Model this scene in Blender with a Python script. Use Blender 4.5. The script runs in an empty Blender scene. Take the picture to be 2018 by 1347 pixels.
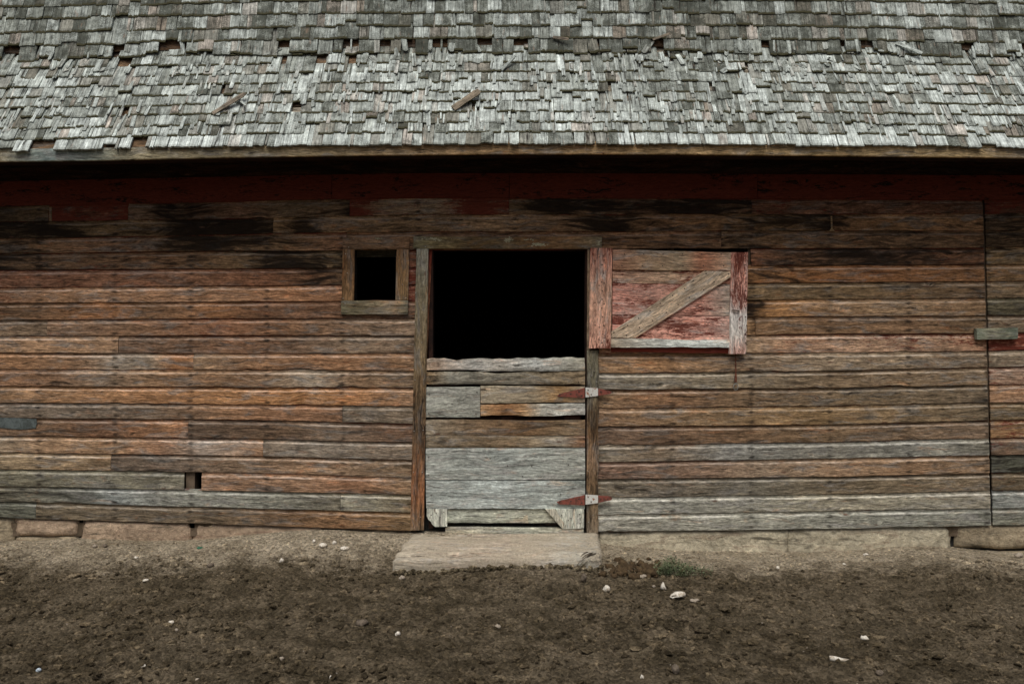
import bpy, bmesh, math, random
import numpy as np
from mathutils import Vector
random.seed(7); RN = np.random.RandomState(11)
sc = bpy.context.scene
# ------------------------------------------------------------------ camera, sky, sun, exposure
F = 30/36*2018.0          # focal length in photo pixels
SCL = 260.0               # photo pixels per metre on the wall plane
DIST = F/SCL; H = 1.546
camd = bpy.data.cameras.new('camera'); cam = bpy.data.objects.new('camera', camd)
sc.collection.objects.link(cam); cam.location = (0, -DIST, H); cam.rotation_euler = (math.pi/2, 0, 0)
camd.lens = 30; camd.sensor_width = 36; camd.clip_end = 3000; camd.clip_start = 0.05
sc.camera = cam
SUN_EL, SUN_AZ = math.radians(61), math.radians(-10)     # azimuth from straight behind the camera, minus = left
world = bpy.data.worlds.new('World'); sc.world = world; world.use_nodes = True
wn = world.node_tree; bg = wn.nodes['Background']
sky = wn.nodes.new('ShaderNodeTexSky'); sky.sky_type = 'NISHITA'; sky.sun_disc = False
sky.sun_elevation = SUN_EL; sky.sun_rotation = math.pi - SUN_AZ
sky.dust_density = 6; sky.air_density = 1.0; sky.ozone_density = 0.6
wn.links.new(sky.outputs[0], bg.inputs[0]); bg.inputs[1].default_value = 0.056
sl = bpy.data.lights.new('sun', 'SUN'); sl.energy = 1.85; sl.angle = math.radians(38); sl.color = (1, .978, .91)
sun = bpy.data.objects.new('sun', sl); sc.collection.objects.link(sun)
to_sun = Vector((math.sin(SUN_AZ)*math.cos(SUN_EL), -math.cos(SUN_AZ)*math.cos(SUN_EL), math.sin(SUN_EL)))
sun.rotation_euler = to_sun.to_track_quat('Z', 'Y').to_euler()
sc.view_settings.view_transform = 'Standard'; sc.view_settings.look = 'None'
sc.view_settings.exposure = 0.18; sc.view_settings.gamma = 1; sc.view_settings.use_curve_mapping = False

# ------------------------------------------------------------------ helpers
def X(px, y=0.0): return (px-1009)*(DIST+y)/F
def Z(py, y=0.0): return H-(py-673.5)*(DIST+y)/F
def lin(c, k=1.0):
    sat = .9*(c[0]-c[2])/max(c[0], 1); f = min(1, max(0, (sat-.12)/.22))
    c = [((v/255)/12.92 if v/255 <= .04045 else ((v/255+.055)/1.055)**2.4) for v in c]
    m = .3*c[0]+.6*c[1]+.1*c[2]; k = k/(1+.75*m)
    S = .95*(1-f)+.97*f
    c = [max(.004, m+(v-m)*S)*k for v in c]
    w = (1.0-.04*(1-f), 1.0+.015*(1-f), 1.0+.06*(1-f))
    return tuple(c[i]*w[i] for i in range(3))
def hsh(ix, iy, seed):
    n = (ix.astype(np.int64)*374761393 + iy.astype(np.int64)*668265263 + seed*1274126177) & 0x7fffffff
    n = ((n ^ (n >> 13))*1274126177) & 0x7fffffff
    return ((n ^ (n >> 16)) & 0xffff)/65535.0
def _h(ix, iy, seed):
    n = (ix*374761393 + iy*668265263 + seed*1274126177) & 0x7fffffff
    n = ((n ^ (n >> 13))*1274126177) & 0x7fffffff
    return ((n ^ (n >> 16)) & 0xffff)/65535.0
def vn(x, y, seed=0):
    if isinstance(x, (int, float)) and isinstance(y, (int, float)):
        ix = math.floor(x); iy = math.floor(y); fx = x-ix; fy = y-iy
        fx = fx*fx*(3-2*fx); fy = fy*fy*(3-2*fy)
        return (_h(ix, iy, seed)*(1-fx)+_h(ix+1, iy, seed)*fx)*(1-fy)+(_h(ix, iy+1, seed)*(1-fx)+_h(ix+1, iy+1, seed)*fx)*fy-.5
    x = np.asarray(x, float); y = np.asarray(y, float)
    x, y = np.broadcast_arrays(x, y)
    ix = np.floor(x); iy = np.floor(y); fx = x-ix; fy = y-iy
    fx = fx*fx*(3-2*fx); fy = fy*fy*(3-2*fy)
    a = hsh(ix, iy, seed); b = hsh(ix+1, iy, seed); c = hsh(ix, iy+1, seed); d = hsh(ix+1, iy+1, seed)
    return (a*(1-fx)+b*fx)*(1-fy)+(c*(1-fx)+d*fx)*fy - .5
def fbm(x, y, o=4, seed=0, g=.5):
    r = 0; a = 1
    if isinstance(x, (int, float)) and isinstance(y, (int, float)):
        for i in range(o): r += a*vn(x*2**i+i*17.3, y*2**i+i*9.1, seed+i); a *= g
        return r
    for i in range(o):
        r = r+a*vn(np.asarray(x)*2**i+i*17.3, np.asarray(y)*2**i+i*9.1, seed+i); a *= g
    return r
def interp(x, pts):
    if x <= pts[0][0]: return list(pts[0][1:])
    for a, b in zip(pts, pts[1:]):
        if x <= b[0]:
            f = (x-a[0])/(b[0]-a[0]); return [p*(1-f)+(b[i+1] if i+1 < len(b) else 0)*f for i, p in enumerate(a[1:])]
    return list(pts[-1][1:])

class MB:
    def __init__(s): s.v = []; s.f = []; s.g = []; s.t = []; s.w = []
    def add(s, verts, faces, guv, tint, wear):
        o = len(s.v); n = len(verts)
        s.v += [tuple(p) for p in verts]; s.f += [tuple(i+o for i in f) for f in faces]
        s.g += list(guv)
        s.t += list(tint) if isinstance(tint, list) else [tint]*n
        s.w += list(wear) if isinstance(wear, list) else [wear]*n
    def merge(s, m): s.add(m.v, m.f, m.g, m.t, m.w)
    def build(s, name, mat, parent=None, loc=None, smooth=False):
        me = bpy.data.meshes.new(name)
        v = s.v
        if loc is not None: v = [(a-loc[0], b-loc[1], c-loc[2]) for a, b, c in v]
        me.from_pydata(v, [], s.f)
        a = me.attributes.new('guv', 'FLOAT_VECTOR', 'POINT'); a.data.foreach_set('vector', np.array(s.g, dtype=np.float32).ravel())
        a = me.attributes.new('tint', 'FLOAT_COLOR', 'POINT'); a.data.foreach_set('color', np.array([(*c[:3], 1) for c in s.t], dtype=np.float32).ravel())
        a = me.attributes.new('wear', 'FLOAT_COLOR', 'POINT'); a.data.foreach_set('color', np.array(s.w, dtype=np.float32).ravel())
        me.materials.append(mat)
        if smooth: me.shade_smooth()
        me.update()
        ob = bpy.data.objects.new(name, me); sc.collection.objects.link(ob)
        if loc is not None: ob.location = loc
        if parent: ob.parent = parent
        return ob
def tag(o, label=None, cat=None, group=None, kind=None):
    if label: o['label'] = label
    if cat: o['category'] = cat
    if group: o['group'] = group
    if kind: o['kind'] = kind
    return o

# ------------------------------------------------------------------ materials
class NT:
    def __init__(s, name, rough=.85, spec=.2):
        s.m = bpy.data.materials.new(name); s.m.use_nodes = True; s.n = s.m.node_tree.nodes; s.l = s.m.node_tree.links
        s.b = s.n['Principled BSDF']; s.b.inputs['Roughness'].default_value = rough; s.b.inputs['Specular IOR Level'].default_value = spec
    def set(s, sock, v):
        if hasattr(v, 'is_output'): s.l.new(v, sock)
        else: sock.default_value = v
    def math(s, op, a, b=None, c=None, clamp=False):
        n = s.n.new('ShaderNodeMath'); n.operation = op; n.use_clamp = clamp; s.set(n.inputs[0], a)
        if b is not None: s.set(n.inputs[1], b)
        if c is not None: s.set(n.inputs[2], c)
        return n.outputs[0]
    def attr(s, name):
        n = s.n.new('ShaderNodeAttribute'); n.attribute_name = name; return n
    def scale(s, vec, sc_):
        n = s.n.new('ShaderNodeVectorMath'); n.operation = 'MULTIPLY'; s.l.new(vec, n.inputs[0]); n.inputs[1].default_value = sc_; return n.outputs[0]
    def noise(s, vec, scale=1, detail=4, rough=.55, dist=0):
        n = s.n.new('ShaderNodeTexNoise'); s.l.new(vec, n.inputs['Vector']); n.inputs['Scale'].default_value = scale
        n.inputs['Detail'].default_value = detail; n.inputs['Roughness'].default_value = rough; n.inputs['Distortion'].default_value = dist
        return n.outputs['Fac']
    def ramp(s, v, a, b, c=0., d=1., smooth=True):
        n = s.n.new('ShaderNodeMapRange'); n.clamp = True
        if smooth: n.interpolation_type = 'SMOOTHSTEP'
        s.set(n.inputs[0], v); s.set(n.inputs[1], a); s.set(n.inputs[2], b); s.set(n.inputs[3], c); s.set(n.inputs[4], d)
        return n.outputs[0]
    def mix(s, f, a, b, mode='MIX'):
        n = s.n.new('ShaderNodeMix'); n.data_type = 'RGBA'; n.blend_type = mode
        s.set(n.inputs[0], f)
        for k, v in ((6, a), (7, b)):
            if isinstance(v, tuple): v = (*v[:3], 1)
            s.set(n.inputs[k], v)
        return n.outputs[2]
    def gain(s, col, f):
        n = s.n.new('ShaderNodeVectorMath'); n.operation = 'SCALE'; s.l.new(col, n.inputs[0]); s.set(n.inputs[3], f); return n.outputs[0]
    def bump(s, h, strength=.5, dist=.01):
        n = s.n.new('ShaderNodeBump'); s.l.new(h, n.inputs['Height']); n.inputs['Strength'].default_value = strength; n.inputs['Distance'].default_value = dist
        s.l.new(n.outputs[0], s.b.inputs['Normal'])
    def out(s, col): s.l.new(col, s.b.inputs['Base Color']); return s.m

def wood(name, contrast=1.0, nails=True, mott=1.0):
    t = NT(name, .9, .12)
    g0 = t.attr('guv').outputs['Vector']; ti = t.attr('tint').outputs['Color']; wa = t.attr('wear')
    sep = t.n.new('ShaderNodeSeparateColor'); t.l.new(wa.outputs['Color'], sep.inputs[0])
    stain, paint, vnorm, stud = sep.outputs[0], sep.outputs[1], sep.outputs[2], wa.outputs['Alpha']
    # knots
    vo = t.n.new('ShaderNodeTexVoronoi'); t.l.new(t.scale(g0, (4.2, 13, 1)), vo.inputs['Vector']); vo.inputs['Scale'].default_value = 1
    vs = t.n.new('ShaderNodeSeparateColor'); t.l.new(vo.outputs['Color'], vs.inputs[0])
    kon = t.ramp(vs.outputs[0], .66 if not nails else .8, .68 if not nails else .82, 0, 1); kd = vo.outputs['Distance']
    # let the grain wander
    wob = t.math('MULTIPLY', t.math('SUBTRACT', t.noise(t.scale(g0, (3.2, 11, 1)), 1, 2, .5), .5), .055)
    wob = t.math('ADD', wob, t.math('MULTIPLY', t.math('MULTIPLY', t.ramp(kd, 0, .42, 1, 0), kon), .022))
    cmb = t.n.new('ShaderNodeCombineXYZ'); t.l.new(wob, cmb.inputs[1])
    ad = t.n.new('ShaderNodeVectorMath'); ad.operation = 'ADD'; t.l.new(g0, ad.inputs[0]); t.l.new(cmb.outputs[0], ad.inputs[1]); g = ad.outputs[0]
    n1 = t.noise(t.scale(g, (5.5, 46, 1)), 1, 6, .7, .5)
    n2 = t.noise(t.scale(g, (20, 105, 1)), 1, 5, .72, .2)
    n3 = t.noise(t.scale(g, (3.4, 14, 1.3)), 1, 5, .62, 1.2)
    n4 = t.noise(t.scale(g, (30, 300, 1)), 1, 3, .65)
    n5 = t.noise(t.scale(g, (40, 70, 2)), 1, 4, .75)
    wv = t.n.new('ShaderNodeTexWave'); wv.wave_type = 'BANDS'; wv.bands_direction = 'Y'
    t.l.new(t.scale(g, (.22, 1, 1)), wv.inputs['Vector']); wv.inputs['Scale'].default_value = 24; wv.inputs['Distortion'].default_value = 9
    wv.inputs['Detail'].default_value = 3; wv.inputs['Detail Scale'].default_value = 1.6
    a = t.ramp(n1, .28, .72, 1-.60*contrast, 1+.52*contrast, False)
    b = t.ramp(n2, .3, .72, 1-.58*contrast, 1+.52*contrast, False)
    c = t.ramp(wv.outputs['Fac'], 0, 1, 1-.20*contrast, 1+.14*contrast, False)
    e = t.ramp(n5, .3, .7, 1-.34*mott, 1+.32*mott, False)
    col = t.gain(ti, t.math('MULTIPLY', t.math('MULTIPLY', t.math('MULTIPLY', a, b), c), e))
    n6 = t.noise(t.scale(g, (2.4, 15, 4)), 1, 6, .72, .9)
    col = t.gain(col, t.ramp(n6, .3, .7, 1-.48*mott, 1+.50*mott, False))
    lum = t.n.new('ShaderNodeRGBToBW'); t.l.new(ti, lum.inputs[0])
    grey = t.gain(t.mix(0, (1.06, 1.03, .97), (1, 1, 1)), lum.outputs[0])
    col = t.mix(t.ramp(n3, .48, .68, 0.0, .6), col, t.gain(grey, t.math('MULTIPLY', t.math('MULTIPLY', a, b), e)))
    warm = t.noise(t.scale(g, (5.1, 24, 2.1)), 1, 5, .65, .8)
    col = t.mix(t.ramp(warm, .56, .72, 0, .5), col, t.mix(1, col, (1.42, .93, .68), 'MULTIPLY'))
    # skylight on the shoulder under the lap, painted in as a pale band
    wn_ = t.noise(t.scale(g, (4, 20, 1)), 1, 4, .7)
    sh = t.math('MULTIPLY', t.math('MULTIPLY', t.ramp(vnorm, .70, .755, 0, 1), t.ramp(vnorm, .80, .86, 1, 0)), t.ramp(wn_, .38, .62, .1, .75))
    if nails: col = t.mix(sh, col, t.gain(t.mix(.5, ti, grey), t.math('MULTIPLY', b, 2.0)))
    # dark cracks along the grain
    cr = t.noise(t.scale(g, (6, 85, 3)), 1, 4, .65, .9)
    crm = t.ramp(cr, .325, .40, 1, 0)
    col = t.mix(t.math('MULTIPLY', crm, .78), col, (.016, .012, .009))
    ns = t.noise(t.scale(g, (1.9, 15, 1.7)), 1, 6, .66, 1.5)
    sm = t.ramp(t.math('ADD', ns, t.math('MULTIPLY', stain, .40)), .64, .86, 0, 1)
    col = t.mix(t.math('MULTIPLY', sm, .9), col, (.014, .010, .0075))
    kn = t.math('MULTIPLY', t.ramp(t.math('ADD', kd, t.math('MULTIPLY', t.math('SUBTRACT', n5, .5), .10)), .035, .13, .85, 0), kon)
    col = t.mix(kn, col, t.mix(n2, (.06, .028, .018), (.20, .11, .075)))
    # old red paint, flaked
    npn = t.noise(t.scale(g, (26, 150, 5)), 1, 5, .75, .3)
    npb = t.noise(t.scale(g, (4, 17, 3)), 1, 4, .65)
    shelt = t.ramp(vnorm, .90, .975, 0, .42) if nails else 0.0
    pv = t.math('ADD', t.math('ADD', t.math('MULTIPLY', npn, .5), t.math('MULTIPLY', npb, .5)), t.math('MULTIPLY', t.math('ADD', paint, shelt), .42))
    pm = t.ramp(pv, .70 if nails else .688, .75 if nails else .725, 0, 1)
    red = t.gain(t.mix(npb, (.20, .044, .028), (.12, .028, .018)), t.ramp(n2, .2, .8, .6, 1.4))
    col = t.mix(t.math('MULTIPLY', pm, .9), col, red)
    if nails:
        fr = t.math('SUBTRACT', t.math('FRACT', t.math('ADD', stud, .5)), .5)
        dx = t.math('MULTIPLY', t.math('ADD', fr, t.math('MULTIPLY', t.math('SUBTRACT', n3, .5), .06)), 13.5)
        def spot(v0):
            dy = t.math('MULTIPLY', t.math('SUBTRACT', vnorm, v0), 6.5)
            return t.math('SQRT', t.math('ADD', t.math('MULTIPLY', dx, dx), t.math('MULTIPLY', dy, dy)))
        pick_ = t.noise(t.scale(g, (4.5, 3, 7)), 1, 1, .5)
        dd = t.math('ADD', t.math('MINIMUM', spot(.15), spot(.70)), t.math('MULTIPLY', t.math('SUBTRACT', n2, .5), 1.3))
        col = t.mix(t.math('MULTIPLY', t.ramp(dd, .10, .95, .75, 0), t.ramp(pick_, .30, .52, .3, 1)), col, (.016, .012, .010))
    hgt = t.math('ADD', t.math('ADD', t.math('MULTIPLY', n1, .6), t.math('MULTIPLY', n2, .8)), t.math('MULTIPLY', t.math('SUBTRACT', n4, crm), .4))
    t.bump(hgt, .85, .008)
    return t.out(col)
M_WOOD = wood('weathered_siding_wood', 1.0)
M_TRIM = wood('weathered_trim_wood', .8, False)

def step_mat():
    m = wood('dusty_step_wood', .75, False).copy(); m.name = 'dusty_step_wood'
    nt = m.node_tree; b_ = nt.nodes['Principled BSDF']; src = b_.inputs['Base Color'].links[0].from_socket
    t = NT.__new__(NT); t.m = m; t.n = nt.nodes; t.l = nt.links; t.b = b_
    tc = t.n.new('ShaderNodeNewGeometry').outputs['Position']
    a = t.noise(tc, 5, 7, .72, .4); f = t.noise(tc, 60, 5, .75)
    d_ = t.gain(t.mix(a, (.30, .255, .19), (.50, .44, .345)), t.ramp(f, .3, .7, .5, 1.5, False))
    col = t.mix(t.ramp(t.math('ADD', a, t.math('MULTIPLY', t.math('SUBTRACT', f, .5), .4)), .42, .60, .15, .9), src, d_)
    sp = t.n.new('ShaderNodeSeparateXYZ'); t.l.new(tc, sp.inputs[0])
    t.l.new(col, b_.inputs['Base Color']); return m
M_STEP = step_mat()
def shingle_mat():
    t = NT('weathered_shingle', .92, .1)
    g = t.attr('guv').outputs['Vector']; ti = t.attr('tint').outputs['Color']; wa = t.attr('wear')
    sep = t.n.new('ShaderNodeSeparateColor'); t.l.new(wa.outputs['Color'], sep.inputs[0])
    lich, moss, un = sep.outputs[0], sep.outputs[1], sep.outputs[2]
    sg = t.n.new('ShaderNodeSeparateXYZ'); t.l.new(g, sg.inputs[0])
    s1 = t.noise(t.scale(g, (62, 4, 1)), 1, 4, .65, .4)
    s2 = t.noise(t.scale(g, (230, 12, 1)), 1, 3, .6)
    col = t.gain(ti, t.math('MULTIPLY', t.ramp(s1, .3, .7, .42, 1.55, False), t.ramp(s2, .3, .7, .7, 1.3, False)))
    lp = t.noise(t.scale(g, (170, 170, 1)), 1, 4, .7)
    lb = t.noise(t.scale(g, (14, 14, 2)), 1, 2, .5)
    lm = t.ramp(t.math('ADD', t.math('ADD', lp, t.math('MULTIPLY', lb, .6)), t.math('MULTIPLY', lich, .42)), .92, 1.12, 0, 1)
    col = t.mix(t.math('MULTIPLY', lm, .8), col, (.055, .06, .048))
    wp = t.n.new('ShaderNodeNewGeometry').outputs['Position']
    w1 = t.noise(t.scale(wp, (9, 9, 14)), 1, 7, .72); w2 = t.noise(t.scale(wp, (45, 30, 30)), 1, 5, .75)
    col = t.gain(col, t.math('MULTIPLY', t.ramp(w1, .32, .68, .62, 1.35, False), t.ramp(w2, .3, .7, .68, 1.32, False)))
    dk = t.ramp(s1, .33, .40, .85, 0)
    col = t.mix(dk, col, (.03, .026, .022))
    rp = t.noise(t.scale(g, (40, 9, 4)), 1, 3, .6)
    col = t.mix(t.ramp(rp, .62, .74, 0, .45), col, (.34, .235, .175))
    mv = t.math('SUBTRACT', sg.outputs[1], t.math('MULTIPLY', t.noise(t.scale(g, (60, 60, 3)), 1, 3, .6), .038))
    mm = t.math('MULTIPLY', t.ramp(mv, -.008, .005, 1, 0), moss)
    col = t.mix(mm, col, t.mix(lp, (.030, .030, .016), (.09, .085, .05)))
    hg = t.math('ADD', t.math('MULTIPLY', s1, .8), t.math('MULTIPLY', lp, t.math('MULTIPLY', lich, .6)))
    t.bump(hg, .6, .006)
    return t.out(col)
M_SHIN = shingle_mat()

def dirt_mat(name, clod=0):
    t = NT(name, .95, .08)
    tc = t.n.new('ShaderNodeNewGeometry').outputs['Position']
    sp = t.n.new('ShaderNodeSeparateXYZ'); t.l.new(tc, sp.inputs[0])
    nb = t.noise(tc, .8, 4, .6, .3); nm = t.noise(tc, 5.5, 8, .75); nf = t.noise(tc, 48, 8, .85); ng = t.noise(tc, 130, 4, .8)
    vo = t.n.new('ShaderNodeTexVoronoi'); t.l.new(tc, vo.inputs['Vector']); vo.inputs['Scale'].default_value = 62; vo.inputs['Randomness'].default_value = 1
    vs = t.n.new('ShaderNodeSeparateColor'); t.l.new(vo.outputs['Color'], vs.inputs[0])
    dry = t.math('ADD', sp.outputs[1], t.math('ADD', t.math('MULTIPLY', t.math('SUBTRACT', nb, .5), .6), t.math('ADD', t.math('MULTIPLY', t.math('SUBTRACT', nm, .5), .7), t.math('MULTIPLY', t.math('SUBTRACT', nf, .5), .35))))
    dm = t.ramp(dry, -.82, -.22, 0, 1)
    dark = t.mix(t.ramp(nm, .40, .66, 0, 1), (.108, .086, .054), (.265, .213, .144))
    dark = t.mix(t.ramp(nb, .45, .7, 0, .6), dark, (.28, .228, .158))
    pale = t.mix(t.ramp(nm, .35, .65, 0, 1), (.40, .332, .236), (.64, .55, .415))
    col = t.mix(dm, dark, pale)
    col = t.gain(col, t.math('MULTIPLY', t.ramp(nf, .3, .7, .42, 1.58, False), t.ramp(vs.outputs[0], 0, 1, .6, 1.4, False)))
    if clod: col = t.mix(1, t.gain(col, clod), t.attr('tint').outputs['Color'], 'MULTIPLY')
    fl = t.ramp(ng, .66, .73, 0, .55)
    col = t.mix(fl, col, (.34, .30, .23))
    col = t.mix(t.ramp(ng, .36, .30, 0, .6), col, (.02, .016, .012))
    t.bump(t.math('ADD', t.math('SUBTRACT', nf, t.math('MULTIPLY', vo.outputs['Distance'], .5)), t.math('MULTIPLY', ng, .5)), 1, .035)
    return t.out(col)
M_CLOD = dirt_mat('dirt_clod', 1.1)
M_DIRT = dirt_mat('dirt')

def stone_mat():
    t = NT('foundation_stone', .9, .15)
    tc = t.n.new('ShaderNodeNewGeometry').outputs['Position']; ti = t.attr('tint').outputs['Color']
    a = t.noise(tc, 3, 5, .6, .5); b = t.noise(tc, 24, 6, .7); c = t.noise(t.scale(tc, (1, 1, 6)), 3, 4, .6, 1)
    col = t.gain(ti, t.math('MULTIPLY', t.ramp(b, .3, .7, .65, 1.35, False), t.ramp(a, .3, .7, .75, 1.25, False)))
    col = t.mix(t.ramp(c, .56, .7, 0, .5), col, (.24, .15, .11))
    col = t.mix(t.ramp(c, .46, .3, 0, .8), col, (.11, .10, .075))
    t.bump(b, 1, .03); return t.out(col)
M_STONE = stone_mat()

def rough_mat(name, hexa, hexb, scale=30, rough=.9, bump=.5, dist=.004, spec=.2, metal=0, mid=(.45, .6)):
    t = NT(name, rough, spec); t.b.inputs['Metallic'].default_value = metal
    tc = t.n.new('ShaderNodeTexCoord').outputs['Object']
    a = t.noise(tc, scale, 5, .65, .3); b = t.noise(tc, scale*4, 3, .6)
    col = t.gain(t.mix(t.ramp(a, mid[0], mid[1]), hexa, hexb), t.ramp(b, .3, .7, .8, 1.2, False))
    t.bump(a, bump, dist); return t.out(col)
M_HRED = rough_mat('old_red_iron', (.25, .070, .050), (.12, .045, .032), 40, .65, .5, .002, .4)
M_HWHITE = rough_mat('flaking_white_iron', (.68, .68, .64), (.30, .10, .03), 34, .6, .5, .002, .4, 0, (.56, .62))
M_IRON = rough_mat('dark_iron', (.035, .028, .024), (.09, .045, .03), 60, .6, .5, .002, .5)
M_STEEL = rough_mat('galvanised_steel', (.50, .51, .50), (.18, .18, .17), 60, .5, .3, .001, .5, .6)
M_LEATHER = rough_mat('old_leather', (.16, .06, .035), (.07, .03, .02), 50, .8)
M_TIN = rough_mat('weathered_tin', (.15, .18, .18), (.08, .095, .09), 18, .55, .4, .003, .4, .3)
M_BONE = rough_mat('bleached_bone', (.70, .66, .58), (.42, .36, .28), 45, .7, .6, .004)
M_ROCK = rough_mat('pale_stone', (.36, .31, .25), (.24, .20, .16), 45, .85, .7, .006)
M_GREY = rough_mat('dusty_grey_stone', (.16, .13, .10), (.10, .08, .062), 45, .9, .8, .008)
M_NAIL = rough_mat('nail_head', (.42, .40, .37), (.2, .15, .12), 90, .5, .2, .001, .5, .5)
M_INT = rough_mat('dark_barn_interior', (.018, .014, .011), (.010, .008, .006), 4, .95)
M_RAW = rough_mat('raw_stud_wood', (.16, .12, .085), (.10, .075, .05), 8, .95)
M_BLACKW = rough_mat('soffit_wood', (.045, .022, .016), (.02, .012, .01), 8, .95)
M_LEAF = rough_mat('grey_green_leaf', (.085, .115, .055), (.19, .21, .13), 40, .8, .2)
M_STRAW = rough_mat('dry_straw', (.30, .25, .16), (.18, .14, .085), 60, .85)
M_DUNG = rough_mat('dark_dung', (.06, .04, .022), (.10, .068, .036), 30, .95, 1, .01)
M_SCRAP = rough_mat('pale_blue_scrap', (.50, .58, .66), (.35, .42, .48), 40, .6)

# ------------------------------------------------------------------ board builders
K = 1.75   # photo colour -> wood albedo
def board(corners, yf, th, tints, nu=None, nv=4, edge=.0015, ends=.001, relief=.0015, seed=None, stain=0, paint=0, bot=None, top=None, tilt=0, k=None):
    """corners in photo pixels on the plane y=yf: start-bottom, end-bottom, end-top, start-top; 'along' runs start->end."""
    k = K if k is None else k
    P = [np.array((X(a, yf), Z(b, yf))) for a, b in corners]
    L = np.linalg.norm(P[1]-P[0]); W = np.linalg.norm(P[3]-P[0])
    seed = random.random()*90 if seed is None else seed
    nu = nu or max(3, int(L/.045)); si = int(seed*7)+3
    al = (P[1]-P[0])/max(L, 1e-6); ac = (P[3]-P[0])/max(W, 1e-6)
    V = []; G = []; T = []; Wr = []
    for j in range(nv+1):
        fj = j/nv
        for i in range(nu+1):
            fi = i/nu
            p = (P[0]*(1-fi)+P[1]*fi)*(1-fj)+(P[3]*(1-fi)+P[2]*fi)*fj
            u = fi*L
            if j == 0: p = p-ac*(edge*2*float(fbm(u*9, 1.5, 3, si))+(bot(fi) if bot else 0))
            if j == nv: p = p+ac*(edge*2*float(fbm(u*9, 7.5, 3, si+5))+(top(fi) if top else 0))
            if i in (0, nu): p = p+al*(ends*2*float(vn(fj*9, i, si+2)))
            yy = yf - relief*2*float(fbm(u*5, fj*W*40, 2, si+9))
            if j in (0, nv): yy += .0025
            if i in (0, nu): yy += .001
            yy += tilt*(fj-.5)
            V.append((p[0], yy, p[1]))
            G.append((u+seed*3.1, fj*W+seed*.7, seed))
            tc = interp(fi, tints) if isinstance(tints, list) else list(tints)
            T.append(lin(tc[:3], k))
            s_ = tc[3] if len(tc) > 3 else stain; p_ = tc[4] if len(tc) > 4 else paint
            Wr.append((s_, p_, .5, .5))
    Fc = [(j*(nu+1)+i, j*(nu+1)+i+1, (j+1)*(nu+1)+i+1, (j+1)*(nu+1)+i) for j in range(nv) for i in range(nu)]
    loop = [i for i in range(nu+1)]+[j*(nu+1)+nu for j in range(1, nv+1)]+[nv*(nu+1)+i for i in range(nu-1, -1, -1)]+[j*(nu+1) for j in range(nv-1, 0, -1)]
    n0 = len(V)
    for q, i in enumerate(loop):
        V.append((V[i][0], yf+th, V[i][2])); G.append((G[i][0], G[i][1]-.02, G[i][2])); T.append(T[i]); Wr.append(Wr[i])
    m = len(loop)
    for q in range(m):
        a, b = loop[q], loop[(q+1) % m]; Fc.append((b, a, n0+q, n0+(q+1) % m))
    Fc.append(tuple(n0+q for q in range(m))[::-1])
    mb = MB(); mb.add(V, Fc, G, T, Wr); return mb
def vboard(xl0, xr0, y0, xl1, xr1, y1, *a, **k):     # vertical board: bottom (y0) and top (y1); along runs upward
    return board([(xr0, y0), (xr1, y1), (xl1, y1), (xl0, y0)], *a, **k)
def prism(pts, yf, th, tint, k=None, paint=0, stain=0, vert=False):
    k = K if k is None else k
    n = len(pts); P = [(X(a, yf), Z(b, yf)) for a, b in pts]; sd = random.random()*50
    V = [(a, yf, b) for a, b in P]+[(a, yf+th, b) for a, b in P]
    G = [((b if vert else a)+sd, (a if vert else b)+sd, sd) for a, b in P]*2
    area = sum(P[i][0]*P[(i+1) % n][1]-P[(i+1) % n][0]*P[i][1] for i in range(n))
    f = tuple(range(n)) if area > 0 else tuple(range(n))[::-1]
    Fc = [f, tuple(i+n for i in f[::-1])]
    for q in range(n): a, b = f[q], f[(q+1) % n]; Fc.append((b, a, a+n, b+n))
    mb = MB(); mb.add(V, Fc, G, lin(tint, k), (stain, paint, .5, .5)); return mb
def box(mb, x0, x1, y0, y1, z0, z1, tint=(.03, .03, .03)):
    V = [(x, y, z) for z in (z0, z1) for y in (y0, y1) for x in (x0, x1)]
    mb.add(V, [(0, 2, 3, 1), (4, 5, 7, 6), (0, 1, 5, 4), (2, 6, 7, 3), (0, 4, 6, 2), (1, 3, 7, 5)], [(v[0], v[2], v[1]) for v in V], tint, (0, 0, .5, .5))

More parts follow.
